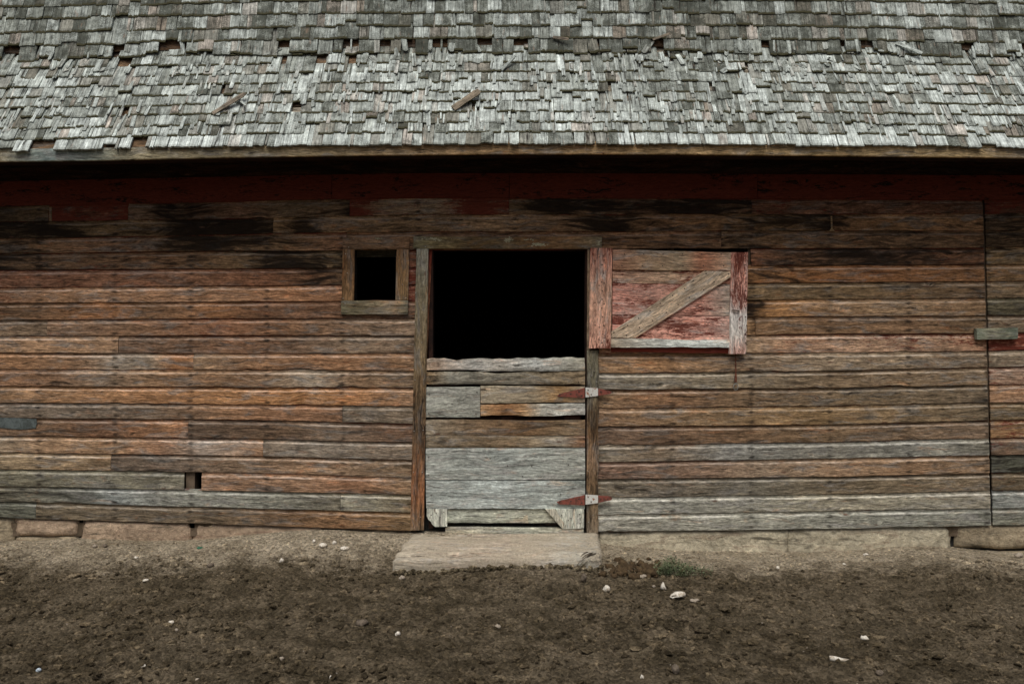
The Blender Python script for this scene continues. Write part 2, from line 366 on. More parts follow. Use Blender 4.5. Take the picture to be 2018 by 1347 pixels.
# ------------------------------------------------------------------ ground
CONT = [(-3000, 1066), (-400, 1062), (0, 1059), (150, 1057), (300, 1063), (400, 1061), (600, 1050), (780, 1045), (1009, 1050), (1190, 1066), (1300, 1080), (1700, 1084), (1850, 1080), (2018, 1083), (2400, 1085), (5000, 1085)]
cx = np.array([X(p[0]) for p in CONT]); cz = np.array([Z(p[1]) for p in CONT])
def ground_base(x, y):
    f = np.clip(1+np.minimum(y, 0)/.75, 0, 1); f = f*f*(3-2*f)
    base = np.interp(x, cx, cz)*f + (-.035)*(1-f)*np.clip(-y/2, 0, 1)
    return np.where(y > .05, -.25, base)
_hr = random.Random(3)
HOOF = [(_hr.uniform(-3.6, 3.6), _hr.uniform(-2.7, -.62), _hr.uniform(0, 3.1), _hr.uniform(.05, .085), _hr.uniform(.010, .026)) for _ in range(130)]
def ground_z(x, y):
    near = np.clip(1-np.maximum(np.abs(x)-7, 0)/8, 0, 1)
    w = np.clip((-y)/.35, .25, 1)
    far = np.clip((-y-.35)/.5, 0, 1)
    n = .045*fbm(x*1.3, y*1.6, 2, 3) + .022*fbm(x*6, y*7.5, 3, 8)*w
    l = vn(x*21, y*27, 31)+.6*vn(x*47, y*55, 32)
    n = n + .030*np.maximum(l-.02, 0)*far + .008*fbm(x*60, y*60, 2, 40)*w
    r = 1-np.abs(2*vn(x*9+.6*fbm(x*4, y*4, 2, 55), y*16, 50)); n = n + .010*(r**3)*far
    shp = np.shape(n); n = np.asarray(n)*1.0
    for hx, hy, ha, hr, hd in HOOF:
        m = (np.abs(x-hx) < .3) & (np.abs(y-hy) < .3)
        if not np.any(m): continue
        dx, dy = x[m]-hx, y[m]-hy
        u_ = (dx*math.cos(ha)+dy*math.sin(ha))/hr; v_ = (-dx*math.sin(ha)+dy*math.cos(ha))/(hr*.75); q_ = np.sqrt(u_*u_+v_*v_)
        n[m] += -hd*np.clip(1.15-q_, 0, .6)/.6+hd*.45*np.exp(-((q_-1.25)/.22)**2)
    return ground_base(x, y)+n*near
def axis(lo, hi, step, far, dirs=(1, 1)):
    a = list(np.arange(lo, hi, step)); s = step; v = hi; b = []
    while v < far: b.append(v); s *= 1.35; v += s
    b.append(far); s = step; v = lo-step*1.35; c = []
    while v > -far: c.append(v); s *= 1.35; v -= s
    c.append(-far)
    return np.array(c[::-1]+a+b)
gx = axis(-4.4, 4.4, .0135, 900); gy = axis(-3.0, .06, .0115, 900)
GX, GY = np.meshgrid(gx, gy); GZ = ground_z(GX, GY)
nxx, nyy = len(gx), len(gy)
me = bpy.data.meshes.new('ground')
co = np.stack([GX, GY, GZ], -1).reshape(-1, 3).astype(np.float32)
idx = np.arange(nxx*nyy).reshape(nyy, nxx)
q = np.stack([idx[:-1, :-1], idx[:-1, 1:], idx[1:, 1:], idx[1:, :-1]], -1).reshape(-1, 4)
me.vertices.add(len(co)); me.vertices.foreach_set('co', co.ravel())
me.loops.add(q.size); me.loops.foreach_set('vertex_index', q.ravel().astype(np.int32))
me.polygons.add(len(q)); me.polygons.foreach_set('loop_start', np.arange(0, q.size, 4, dtype=np.int32))
me.polygons.foreach_set('loop_total', np.full(len(q), 4, dtype=np.int32))
me.update(calc_edges=True); me.materials.append(M_DIRT); me.shade_smooth()
gr = bpy.data.objects.new('ground', me); sc.collection.objects.link(gr); tag(gr, kind='structure', label='bare trampled earth yard, pale and dusty along the barn')
def gz(x, y):
    i = int(np.clip(np.searchsorted(gx, x)-1, 0, nxx-2)); j = int(np.clip(np.searchsorted(gy, y)-1, 0, nyy-2))
    a = (x-gx[i])/(gx[i+1]-gx[i]); b = (y-gy[j])/(gy[j+1]-gy[j])
    return float((GZ[j, i]*(1-a)+GZ[j, i+1]*a)*(1-b)+(GZ[j+1, i]*(1-a)+GZ[j+1, i+1]*a)*b)
def gpoint(px, py):    # point of the ground seen at photo pixel
    d = DIST
    for _ in range(30):
        x = (px-1009)*d/F; y = d-DIST; z = gz(x, y)
        d2 = (H-z)*F/(py-673.5); d = .5*d+.5*d2
    x = (px-1009)*d/F; y = d-DIST
    return x, y, gz(x, y)

# ------------------------------------------------------------------ the barn
barn = bpy.data.objects.new('barn', None); sc.collection.objects.link(barn); barn.location = (0, 0, 0)
tag(barn, 'weathered wooden barn with clapboard siding, flaking red paint and a decaying grey shingle roof', 'barn')
# boundaries of the 19 siding rows, photo pixels, measured at seven columns
BX = [0, 500, 810, 1180, 1640, 1945, 2018]
BY = [[407,437,471,499.5,533,567,597,630,662,694,727,759.5,792,822.5,857,890,923,956,986,1018.5],
 [396.5,431,462,494.5,529,563,594,627.5,660,696,728,762.5,796,826,863.5,897,930,966.5,1000,1033],
 [390.5,423,456.5,493,527,560,593,626.5,661,695.5,730,762.5,799.5,834,870,905,940,972.5,1008,1044],
 [391,423,457,491,525,560,594,628,662,697,735,767,804,839.7,875.5,909.4,942,979,1013,1045.6],
 [393,422,454.5,489,522.5,556,589,623,658,694,729.6,763.5,798.8,835.4,870,901.7,937.6,972,1004.7,1040],
 [395,422,455,489,522,554.7,587.4,622,656,691,723,757,792,827,862,895.6,930.8,965,1000,1033],
 [394,420,453,487,520,553,586,620,655,688,722,756.6,791,825,860,894.7,928.5,963.7,999.5,1033]]
def bnd(r, px):
    xs = [-600]+BX+[2600]
    ys = [BY[0][r]+(BY[0][r]-BY[1][r])*.9]+[b[r] for b in BY]+[BY[6][r]+(BY[6][r]-BY[5][r])*.6]
    a = float(np.interp(px, xs, ys)); b = float(np.interp(px-60, xs, ys)); c = float(np.interp(px+60, xs, ys))
    return (a*2+b+c)/4
def seam(py): return 1936+16*(py-400)/635.
def siding(row, x0, x1, tints, zf=None):
    seed = random.random()*90; si = int(seed*11)+row*7
    y_out = .0015*random.uniform(-1, 1)
    yf = -.024
    L = X(x1)-X(x0); n = max(2, int(L/.05))
    V = []; G = []; T = []; Wr = []
    yj = random.uniform(-.0015, .0015)
    for i in range(n+1):
        fi = i/n; px = x0+(x1-x0)*fi; pxa = px
        if i == 0: pxa += .35
        if i == n: pxa -= .35
        zt = Z(bnd(row, px)); zb = Z(bnd(row+1, px))
        wb = .0028*float(fbm(px*.02, row*3.7, 3, 77)); wt = .0028*float(fbm(px*.02, (row-1)*3.7, 3, 77))
        wb += -.005*max(0, float(fbm(px*.035, row*5.1, 2, 91))-.33)*4
        wb *= 1.6; wt *= 1.6
        zb -= wb; zt -= wt
        bow = .0022*float(fbm(px*.006, row, 2, si)) + y_out
        hh = zt-zb; x = X(pxa)
        prof = [(-.012, zb, 0), (yf+.0015, zb, 0.0), (yf, zb+.004, .03), (yf+.0008, zb+hh*.38, .38), (yf+.001, zt-.036, 1-.036/hh), (yf+.003, zt-.031, 1-.031/hh), (yf+.0095, zt-.022, 1-.022/hh), (yf+.0115, zt+.004, 1.02), (-.001, zt+.006, 1.03)]
        tc = interp(px, tints)
        st = (px-80)/149. if px < 900 else (px-1324)/154.5
        for (yy, zz, vv) in prof:
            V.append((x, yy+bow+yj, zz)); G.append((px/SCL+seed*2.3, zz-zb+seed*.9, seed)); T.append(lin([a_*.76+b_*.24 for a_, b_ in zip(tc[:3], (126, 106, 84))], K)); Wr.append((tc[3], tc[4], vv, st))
    m = 9; Fc = []
    for i in range(n):
        for j in range(m-1):
            a = i*m+j; Fc.append((a, a+m, a+m+1, a+1))
    Fc += [tuple(range(m)), tuple(n*m+j for j in range(m))[::-1]]
    mb = MB(); mb.add(V, Fc, G, T, Wr); return mb

wallm = MB()      # stud frame behind the siding
for px in [80+149*i for i in range(-4, 5)]:
    box(wallm, X(px)-.02, X(px)+.02, .004, .10, Z(1040), Z(330))
for px in (805, 1190): box(wallm, X(px)-.03, X(px)+.03, .004, .10, Z(1040), Z(330))
for px in range(1324, 2600, 155): box(wallm, X(px)-.02, X(px)+.02, .004, .10, Z(1025), Z(330))
box(wallm, X(-600), X(2600), .004, .12, Z(330), Z(300))
box(wallm, X(675), X(805), .005, .09, Z(491)-.002, Z(478)); box(wallm, X(675), X(805), .005, .09, Z(600), Z(592))
box(wallm, X(-600), X(800), .004, .12, Z(1030)-.1, Z(1030)); box(wallm, X(1195), X(2600), .004, .12, Z(1030)-.1, Z(1030))
box(wallm, X(366), X(383), .006, .102, Z(990), Z(920))
wall = wallm.build('wall', M_RAW, barn); tag(wall, 'clapboard front wall')
# a dark stud seen in the hole of the third row from the bottom
# rows: (x0, x1, [(x, r, g, b, stain, paint), ...])
def c(*p): return list(p)
LE = -560
ROWS = {
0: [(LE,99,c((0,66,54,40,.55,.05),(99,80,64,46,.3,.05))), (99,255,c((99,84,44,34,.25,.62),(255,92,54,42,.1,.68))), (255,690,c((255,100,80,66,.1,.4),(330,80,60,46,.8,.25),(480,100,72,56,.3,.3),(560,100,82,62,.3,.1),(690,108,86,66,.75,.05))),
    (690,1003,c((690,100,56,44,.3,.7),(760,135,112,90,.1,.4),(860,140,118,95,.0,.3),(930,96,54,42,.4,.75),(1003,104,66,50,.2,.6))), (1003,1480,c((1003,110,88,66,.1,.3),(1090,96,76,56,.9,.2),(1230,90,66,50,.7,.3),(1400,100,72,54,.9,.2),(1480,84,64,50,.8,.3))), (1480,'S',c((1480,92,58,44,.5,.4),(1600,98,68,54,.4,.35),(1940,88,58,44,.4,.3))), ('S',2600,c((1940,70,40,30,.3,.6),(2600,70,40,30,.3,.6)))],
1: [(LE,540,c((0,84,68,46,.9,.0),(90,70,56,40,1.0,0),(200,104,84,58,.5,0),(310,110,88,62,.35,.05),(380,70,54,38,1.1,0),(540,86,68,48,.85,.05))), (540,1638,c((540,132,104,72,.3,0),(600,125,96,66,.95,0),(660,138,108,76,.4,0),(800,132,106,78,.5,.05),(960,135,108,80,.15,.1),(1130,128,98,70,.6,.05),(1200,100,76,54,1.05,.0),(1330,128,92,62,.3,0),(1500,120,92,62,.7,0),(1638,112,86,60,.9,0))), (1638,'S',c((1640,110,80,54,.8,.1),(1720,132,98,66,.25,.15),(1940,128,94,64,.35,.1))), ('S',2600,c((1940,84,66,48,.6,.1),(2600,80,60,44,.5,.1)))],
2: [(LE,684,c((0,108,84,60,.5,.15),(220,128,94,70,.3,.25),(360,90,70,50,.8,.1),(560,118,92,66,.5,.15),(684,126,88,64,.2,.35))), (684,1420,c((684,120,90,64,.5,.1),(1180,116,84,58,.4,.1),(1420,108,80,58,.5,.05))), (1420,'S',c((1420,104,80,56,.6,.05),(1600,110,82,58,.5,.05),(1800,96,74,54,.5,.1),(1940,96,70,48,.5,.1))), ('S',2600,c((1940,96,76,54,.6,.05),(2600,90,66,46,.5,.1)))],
3: [(LE,692,c((0,80,62,46,.7,.15),(200,98,72,52,.5,.3),(340,104,76,54,.4,.2),(480,104,82,58,.4,.1),(560,86,68,48,.9,0),(692,92,76,54,.6,0))), (786,822,c((786,110,70,54,.2,.4),(822,110,70,54,.2,.4))), (1478,'S',c((1478,120,78,56,.2,.3),(1540,92,64,46,.6,.2),(1700,84,62,46,.8,.15),(1940,98,64,44,.5,.3))), ('S',2600,c((1940,112,92,64,.4,.1),(2600,90,70,50,.4,.1)))],
4: [(LE,692,c((0,118,80,62,.25,.25),(190,124,84,64,.3,.3),(380,126,88,66,.1,.2),(520,120,78,56,.2,.2),(640,98,70,50,.7,.1),(692,106,84,62,.4,.05))), (786,822,c((786,112,64,50,.2,.55),(822,112,64,50,.2,.55))), (1190,'S',c((1190,120,80,50,.3,.1),(1480,148,104,66,.35,.1),(1560,140,94,56,.5,.05),(1700,134,88,54,.15,.15),(1940,124,86,56,.3,.15))), ('S',2600,c((1940,122,94,64,.3,.05),(2600,112,84,56,.3,.05)))],
5: [(LE,692,c((0,134,98,74,.2,.35),(120,160,122,92,.1,.05),(300,172,130,98,.05,.1),(450,168,128,98,.05,.2),(570,166,118,84,.05,.2),(692,168,120,88,.05,.3))), (786,822,c((786,140,92,74,.1,.5),(822,140,92,74,.1,.5))), (1190,'S',c((1190,110,92,66,.2,.1),(1700,112,92,66,.3,.05),(1940,106,84,62,.45,.15))), ('S',2600,c((1940,112,94,72,.3,.15),(2600,106,90,68,.3,.1)))],
6: [(LE,822,c((0,112,86,64,.4,.1),(90,108,80,58,.5,.1),(220,146,98,62,.1,.1),(300,116,88,66,.3,0),(430,146,100,66,.1,.1),(520,112,80,60,.3,.2),(822,112,80,60,.3,.2))), (1190,'S',c((1190,160,116,80,.1,.05),(1480,100,70,40,.9,.05),(1530,172,124,78,.1,.0),(1640,166,132,98,.15,.05),(1760,150,124,96,.1,.05),(1940,136,108,80,.3,.15))), ('S',2600,c((1940,84,80,62,.4,0),(2600,84,80,62,.4,0)))],
7: [(LE,96,c((0,126,106,86,.3,.05),(96,116,98,80,.35,.1))), (96,822,c((96,132,106,86,.25,.3),(260,138,106,82,.2,.2),(430,134,92,68,.2,.3),(600,124,92,68,.2,.2),(690,128,104,84,.35,.1),(822,142,120,100,.1,.2))), (1190,1487,c((1190,120,92,66,.2,.1),(1470,190,152,112,.3,.05),(1487,150,112,76,.6,.05))), (1487,'S',c((1487,112,86,62,.2,.1),(1560,120,92,66,.3,.1),(1800,112,86,64,.15,.15),(1940,104,84,62,.4,.1))), ('S',2600,c((1940,112,96,78,.3,.05),(2600,104,90,72,.3,.1)))],
8: [(LE,236,c((0,162,128,98,.1,.1),(236,158,126,98,.1,.1))), (236,822,c((236,112,90,74,.3,.2),(480,126,92,70,.25,.3),(600,118,94,76,.3,.15),(700,140,120,100,.3,.05),(822,122,102,84,.3,.05))), (1180,'S',c((1180,150,110,86,.1,.4),(1480,166,138,110,.4,.1),(1560,172,134,108,.05,.35),(1700,176,142,116,.0,.4),(1860,170,136,110,.05,.45),(1940,166,124,98,.1,.5))), ('S',2600,c((1940,150,92,72,.1,.6),(2600,130,82,64,.1,.5)))],
9: [(LE,383,c((0,158,116,82,.2,.1),(160,156,122,94,.1,.05),(240,168,152,134,.1,0),(300,160,142,122,.1,0),(345,162,112,74,.05,.05),(383,164,118,82,.1,.05))), (383,822,c((383,140,116,92,.1,0),(500,142,106,78,.15,.1),(680,150,110,80,.1,.1),(822,138,108,82,.2,.1))), (1160,'S',c((1160,148,120,92,.35,.1),(1300,162,122,86,.15,.05),(1480,134,114,92,.5,.05),(1640,150,132,110,.1,.1),(1800,136,118,96,.2,0),(1940,124,106,86,.35,.1))), ('S',2600,c((1940,132,118,100,.1,.2),(2600,112,96,80,.1,.2)))],
10: [(LE,822,c((0,140,104,78,.3,.15),(100,132,100,76,.35,.1),(210,148,126,106,.1,.05),(330,148,114,84,.2,.1),(500,132,104,80,.2,.1),(620,166,150,130,.1,.0),(700,130,104,80,.35,.1),(822,128,106,84,.3,0))), (1160,'S',c((1160,146,138,122,.1,.05),(1400,136,124,104,.2,.05),(1640,120,102,80,.3,.1),(1780,128,108,84,.2,.2),(1940,138,118,94,.1,.25))), ('S',2600,c((1940,158,128,108,.1,.45),(2600,150,120,100,.1,.4)))],
11: [(LE,822,c((0,146,114,84,.2,.1),(120,160,122,88,.25,.1),(300,158,114,78,.15,.15),(500,172,124,82,.1,.15),(640,170,120,76,.1,.2),(700,180,128,86,.1,.1),(822,166,132,104,.1,.05))), (1160,'S',c((1160,128,106,82,.35,.1),(1300,142,106,78,.4,.1),(1480,118,98,76,.45,.1),(1700,112,96,74,.3,.05),(1940,112,98,80,.3,.05))), ('S',2600,c((1940,152,116,88,.15,.25),(2600,140,110,80,.1,.3)))],
12: [(LE,676,c((0,104,92,80,.2,.1),(160,110,98,86,.15,.1),(300,118,100,84,.15,.1),(450,142,106,78,.1,.2),(560,140,102,76,.1,.25),(676,132,98,74,.1,.1))), (676,822,c((676,98,88,76,.3,0),(822,118,104,88,.25,0))), (1160,'S',c((1160,142,112,86,.05,.2),(1400,136,112,84,.2,.15),(1600,138,112,78,.2,.1),(1940,104,92,74,.3,0))), ('S',2600,c((1940,112,96,72,.2,.05),(2600,100,84,62,.2,.05)))],
13: [(LE,373,c((0,120,96,76,.3,.05),(80,110,86,66,.35,.1),(200,116,84,64,.3,.2),(310,148,106,76,.1,.1),(373,152,110,80,.2,.1))), (373,822,c((373,92,76,64,.3,.05),(560,96,76,60,.35,.2),(650,112,96,82,.2,.1),(822,104,78,62,.25,.3))), (1160,'S',c((1160,96,78,66,.3,.2),(1400,108,84,64,.3,.15),(1600,108,88,66,.3,.1),(1940,110,92,76,.25,.1))), ('S',2600,c((1940,146,112,78,.1,.4),(2600,120,92,64,.1,.3)))],
14: [(LE,520,c((0,152,134,112,.2,.05),(90,158,128,100,.1,.05),(220,160,128,98,.1,.05),(310,168,128,100,.1,.05),(400,178,160,146,.1,.0),(520,170,132,102,.1,.05))), (520,822,c((520,120,106,92,.2,.05),(620,132,122,110,.1,.05),(822,124,108,92,.2,.1))), (1160,'S',c((1160,112,106,94,.3,.1),(1300,124,108,90,.2,.1),(1440,138,138,132,.1,0),(1640,124,122,112,.2,.1),(1800,142,142,134,.1,.0),(1940,122,120,108,.2,.0))), ('S',2600,c((1940,112,92,76,.2,.35),(2600,100,80,66,.2,.3)))],
15: [(LE,221,c((0,138,122,98,.45,0),(60,150,130,102,.1,0),(221,150,126,98,.15,0))), (221,822,c((221,88,76,66,.3,.2),(330,98,86,76,.3,.1),(500,132,108,86,.2,.1),(600,140,112,88,.2,.1),(700,136,112,90,.2,.1),(822,116,98,78,.3,.05))), (1160,'S',c((1160,112,88,76,.05,.2),(1400,118,96,80,.1,.2),(1500,148,128,108,.1,.05),(1640,144,118,94,.2,.05),(1800,140,112,86,.2,.1),(1940,132,108,84,.3,.15))), ('S',2600,c((1940,72,76,66,.7,0),(2600,70,70,60,.6,0)))],
16: [(LE,365,c((0,104,102,86,.35,.0),(150,118,116,100,.2,.05),(365,110,108,94,.2,.0))), (399,822,c((399,156,122,98,.2,.12),(480,136,106,84,.3,.1),(600,150,118,94,.25,.1),(700,146,106,80,.2,.15),(822,134,112,88,.2,0))), (1160,'S',c((1160,120,112,96,.35,.0),(1300,104,96,84,.25,.05),(1500,108,104,92,.2,.05),(1640,114,102,82,.3,0),(1940,120,106,86,.3,.05))), ('S',2600,c((1940,84,74,58,.4,.1),(2600,76,66,54,.4,.1)))],
17: [(LE,672,c((0,86,84,72,.4,0),(170,92,96,90,.3,0),(225,140,148,148,.0,0),(330,136,138,130,.1,0),(520,130,132,122,.15,.0),(672,110,106,92,.3,0))), (672,822,c((672,142,140,124,.1,0),(740,136,132,114,.15,0),(822,122,108,84,.3,.05))), (1160,'S',c((1160,164,164,152,.0,0),(1320,158,158,148,.05,0),(1480,150,148,134,.1,0),(1640,152,146,126,.05,0),(1800,150,146,130,.1,0),(1940,148,142,126,.1,.0))), ('S',2600,c((1940,138,144,140,.1,0),(2600,120,126,120,.1,0)))],
18: [(LE,74,c((0,86,90,80,.3,0),(74,94,98,88,.25,0))), (74,822,c((74,94,86,70,.25,0),(260,98,88,74,.2,0),(420,98,86,70,.25,0),(560,108,84,62,.3,.05),(680,128,96,68,.2,.0),(822,110,90,64,.3,0))), (1160,'S',c((1160,158,156,144,.05,0),(1500,150,150,138,.1,0),(1800,140,142,132,.1,0),(1940,130,132,122,.1,0))), ('S',2600,c((1940,118,120,108,.1,0),(2600,110,112,100,.1,0)))],
}
LADJ = 1.0
for r in range(19):
    for (x0, x1, tn) in ROWS[r]:
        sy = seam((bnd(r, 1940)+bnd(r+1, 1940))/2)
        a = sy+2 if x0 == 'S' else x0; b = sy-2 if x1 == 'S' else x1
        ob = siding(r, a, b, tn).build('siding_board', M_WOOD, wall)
# frieze boards under the eaves, the lower row red
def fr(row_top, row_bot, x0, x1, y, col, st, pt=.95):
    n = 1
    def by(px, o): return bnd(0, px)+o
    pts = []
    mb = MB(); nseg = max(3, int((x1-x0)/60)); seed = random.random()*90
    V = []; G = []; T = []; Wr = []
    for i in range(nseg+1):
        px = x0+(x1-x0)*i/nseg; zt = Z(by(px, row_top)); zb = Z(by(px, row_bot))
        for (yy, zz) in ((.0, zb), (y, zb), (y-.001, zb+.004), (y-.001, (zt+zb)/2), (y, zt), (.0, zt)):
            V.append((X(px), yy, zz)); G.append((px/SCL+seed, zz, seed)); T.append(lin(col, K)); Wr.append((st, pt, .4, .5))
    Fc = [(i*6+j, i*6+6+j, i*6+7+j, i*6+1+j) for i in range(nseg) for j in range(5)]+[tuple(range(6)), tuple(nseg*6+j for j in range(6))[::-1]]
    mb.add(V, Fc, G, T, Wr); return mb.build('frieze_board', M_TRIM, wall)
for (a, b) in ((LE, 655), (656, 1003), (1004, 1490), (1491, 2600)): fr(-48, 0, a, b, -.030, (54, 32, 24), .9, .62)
for (a, b) in ((LE, 840), (841, 1700), (1701, 2600)): fr(-95, -49, a, b, -.026, (52, 34, 26), .6, 0)  # upper row: eave shade put into the dark board colour

# nail heads of the siding
nm = MB()
def nail(mb, x, y, z, r=.0035, n=6):
    V = [(x, y-.0022, z)]+[(x+r*math.cos(6.283*i/n), y-.001, z+r*math.sin(6.283*i/n)) for i in range(n)]+[(x+r*math.cos(6.283*i/n), y+.002, z+r*math.sin(6.283*i/n)) for i in range(n)]
    Fc = [(0, 1+(i+1) % n, 1+i) for i in range(n)]+[(1+i, 1+(i+1) % n, 1+n+(i+1) % n, 1+n+i) for i in range(n)]
    mb.add(V, Fc, [(x, z, 0)]*len(V), (.1, .1, .1), (0, 0, 0, 0))
for r in range(19):
    for px in [80+149*i for i in range(-4, 5)]+[1324+154.5*i for i in range(0, 9)]:
        if 690 < px < 800 and 3 <= r <= 5: continue
        px += random.uniform(-7, 7)
        for v in (.15+random.uniform(-.04, .04), .70+random.uniform(-.04, .03)):
            if random.random() < .4: continue
            z = Z(bnd(r+1, px))*(1-v)+Z(bnd(r, px))*v
            nail(nm, X(px), -.0235, z, .0026)
o = nm.build('siding_nails', M_IRON, wall); tag(o, kind='stuff')

# ------------------------------------------------------------------ foundation
fnd = MB(); box(fnd, X(-600), X(2600), .03, .3, -.4, Z(1015))
found = fnd.build('foundation', M_STONE, barn)
for i_ in range(len(found.data.vertices)): pass
def block(x0, x1, ytop, ybot, yf, tint, seed, rag=.008, lb=.5, rb=.5):
    nu = max(6, int((x1-x0)/11)); nv = 7
    V = []; T = []; G = []
    for j in range(nv+1):
        for i in range(nu+1):
            fi = i/nu; fj = j/nv; px = x0+(x1-x0)*fi
            yt = ytop(px); yb = ybot(px)
            py = yb+(yt-yb)*fj
            ex = min(fi*(x1-x0), (1-fi)*(x1-x0))/9.; ey = min((yb-py), (py-yt)*1.)/7.
            rnd = 0
            if ex < 1 and (fi < .5 and lb or fi > .5 and rb): rnd += (1-ex)**2*.02
            if ey < 1: rnd += (1-max(ey, 0))**2*.010
            x = X(px)+.010*float(fbm(fi*3, py*.09, 2, seed))*(1 if i in (0, nu) else .2)
            z = Z(py)+(.012*float(fbm(px*.03, 2, 3, seed+2)) if j == 0 else 0)
            y = yf+rnd+.016*float(fbm(px*.03, py*.06, 4, seed+5))
            V.append((x, y, z)); T.append(tint); G.append((x, z, seed))
    Fc = [(j*(nu+1)+i, j*(nu+1)+i+1, (j+1)*(nu+1)+i+1, (j+1)*(nu+1)+i) for j in range(nv) for i in range(nu)]
    loop = [i for i in range(nu+1)]+[j*(nu+1)+nu for j in range(1, nv+1)]+[nv*(nu+1)+i for i in range(nu-1, -1, -1)]+[j*(nu+1) for j in range(nv-1, 0, -1)]
    n0 = len(V); m = len(loop)
    for i in loop: V.append((V[i][0], .028, V[i][2])); T.append(tint); G.append(G[i])
    for q_ in range(m): a, b = loop[q_], loop[(q_+1) % m]; Fc.append((b, a, n0+q_, n0+(q_+1) % m))
    mb = MB(); mb.add(V, Fc, G, T, [(0, 0, .5, .5)]*len(V))
    return mb.build('stone_block', M_STONE, found, smooth=True)
base = lambda px: bnd(19, px)+1.5
ST1 = lin((146, 126, 106), 1.9); ST2 = lin((140, 126, 104), 1.8); ST3 = lin((148, 138, 118), 2.4)
block(-560, 27, base, lambda p: 1100, -.012, ST2, 3)
block(29, 153, base, lambda p: 1054, -.012, ST1, 5); block(29, 153, lambda p: 1057, lambda p: 1100, -.006, ST2, 6)
block(160, 378, base, lambda p: 1100, -.012, ST1, 9)
block(380, 640, base, lambda p: 1100, -.008, ST1, 12); block(642, 808, base, lambda p: 1100, -.004, ST2, 14)
block(1178, 1552, base, lambda p: 1110, -.010, ST3, 17, rb=0); block(1553.5, 1874, base, lambda p: 1110, -.010, ST3, 21, lb=0)
block(1884, 2500, base, lambda p: 1079+.004*(p-1884)+3*float(fbm(p*.02, 0, 2, 4)), -.012, ST2, 25)
block(1878, 2500, lambda p: 1086, lambda p: 1110, .0, ST2, 26)

# ------------------------------------------------------------------ interior and the rest of the shell
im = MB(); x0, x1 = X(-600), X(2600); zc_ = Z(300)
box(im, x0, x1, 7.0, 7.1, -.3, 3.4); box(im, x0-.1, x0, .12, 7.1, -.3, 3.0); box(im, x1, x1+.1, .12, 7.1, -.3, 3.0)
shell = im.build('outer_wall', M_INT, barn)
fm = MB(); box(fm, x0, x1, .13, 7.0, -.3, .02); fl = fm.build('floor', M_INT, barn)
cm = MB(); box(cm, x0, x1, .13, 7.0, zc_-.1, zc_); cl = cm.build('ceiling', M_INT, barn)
sf = MB(); box(sf, X(690), X(790), .10, .13, Z(506, .1), Z(470, .1), (.13, .12, .085)); o = sf.build('ceiling_beam', M_TRIM, barn)

# ------------------------------------------------------------------ roof
OV = .56; TH1 = math.radians(58.8); TH2 = math.radians(75)
SAGP = list(zip([-600, 0, 300, 600, 1000, 1300, 1700, 2018, 2600], [-24, -14, -8, -3, 0, 0, -3.5, -8, -14]))
def sagpx(px): return interp(px, SAGP)[0]
def sag(x): return sagpx(1009+x*F/(DIST-OV))*(DIST-OV)/F
ZE = Z(287, -OV); S1 = 0
for k_ in range(400):
    s_ = k_*.005; d_ = DIST-OV+s_*math.cos(TH1)
    if (ZE+s_*math.sin(TH1)-H)*F/d_ > 673.5-103: S1 = s_; break
def rp(x, s, n, up=False):
    if not up: y, z, th = -OV, ZE, TH1
    else: y, z, th = -OV+S1*math.cos(TH1)-.020, ZE+S1*math.sin(TH1)-.02, TH2
    return (x, y+s*math.cos(th)-n*math.sin(th), z+s*math.sin(th)+n*math.cos(th)+sag(x))
def pix(p): d = p[1]+DIST; return 1009+p[0]*F/d, 673.5-(p[2]-H)*F/d
# deck (rafters and backing) with sheathing boards on top
def deckm(s0, s1, n0, n1, up, xa, xb, tint, nx=60):
    mb = MB(); V = []; G = []; sd = random.random()*60
    for i in range(nx+1):
        x = xa+(xb-xa)*i/nx
        for (s, n) in ((s0, n0), (s0, n1), (s1, n1), (s1, n0)):
            V.append(rp(x, s, n, up)); G.append((x+sd, s+sd, sd))
    Fc = [(i*4+j, i*4+4+j, i*4+4+(j+1) % 4, i*4+(j+1) % 4) for i in range(nx) for j in range(4)]+[(0, 1, 2, 3), (nx*4+3, nx*4+2, nx*4+1, nx*4)]
    Fc = [f[::-1] for f in Fc]
    mb.add(V, Fc, G, tint, (.25, 0, .5, .5)); return mb
XR0, XR1 = X(-560), X(2560)
rf = MB(); rf.merge(deckm(.02, S1, -.12, -.03, False, XR0, XR1, lin((60, 45, 35)))); rf.merge(deckm(.06, 4.2, -.10, -.05, True, XR0, XR1, lin((60, 45, 35))))
roof = rf.build('roof', M_TRIM, barn); tag(roof, 'decaying grey shingle roof')
e1 = .0838*1.03; s = .01
while s < S1-.03:
    w = random.uniform(.17, .21)
    for (a, b) in ((XR0, X(random.choice((500, 620, 780)))), ):
        deckm(s, min(s+w, S1+.05), -.028, -.006, False, XR0, b-.002, lin((112, 90, 68), 1.2)).build('sheathing_board', M_TRIM, roof)
        deckm(s, min(s+w, S1+.05), -.028, -.006, False, b+.002, XR1, lin((150, 138, 120), 1.3)).build('sheathing_board', M_TRIM, roof)
    s += w+.012
s = .07
while s < 1.6:
    deckm(s, s+.19, -.045, -.010, True, XR0, XR1, lin((96, 76, 58), 1.2)).build('sheathing_board', M_TRIM, roof); s += .205
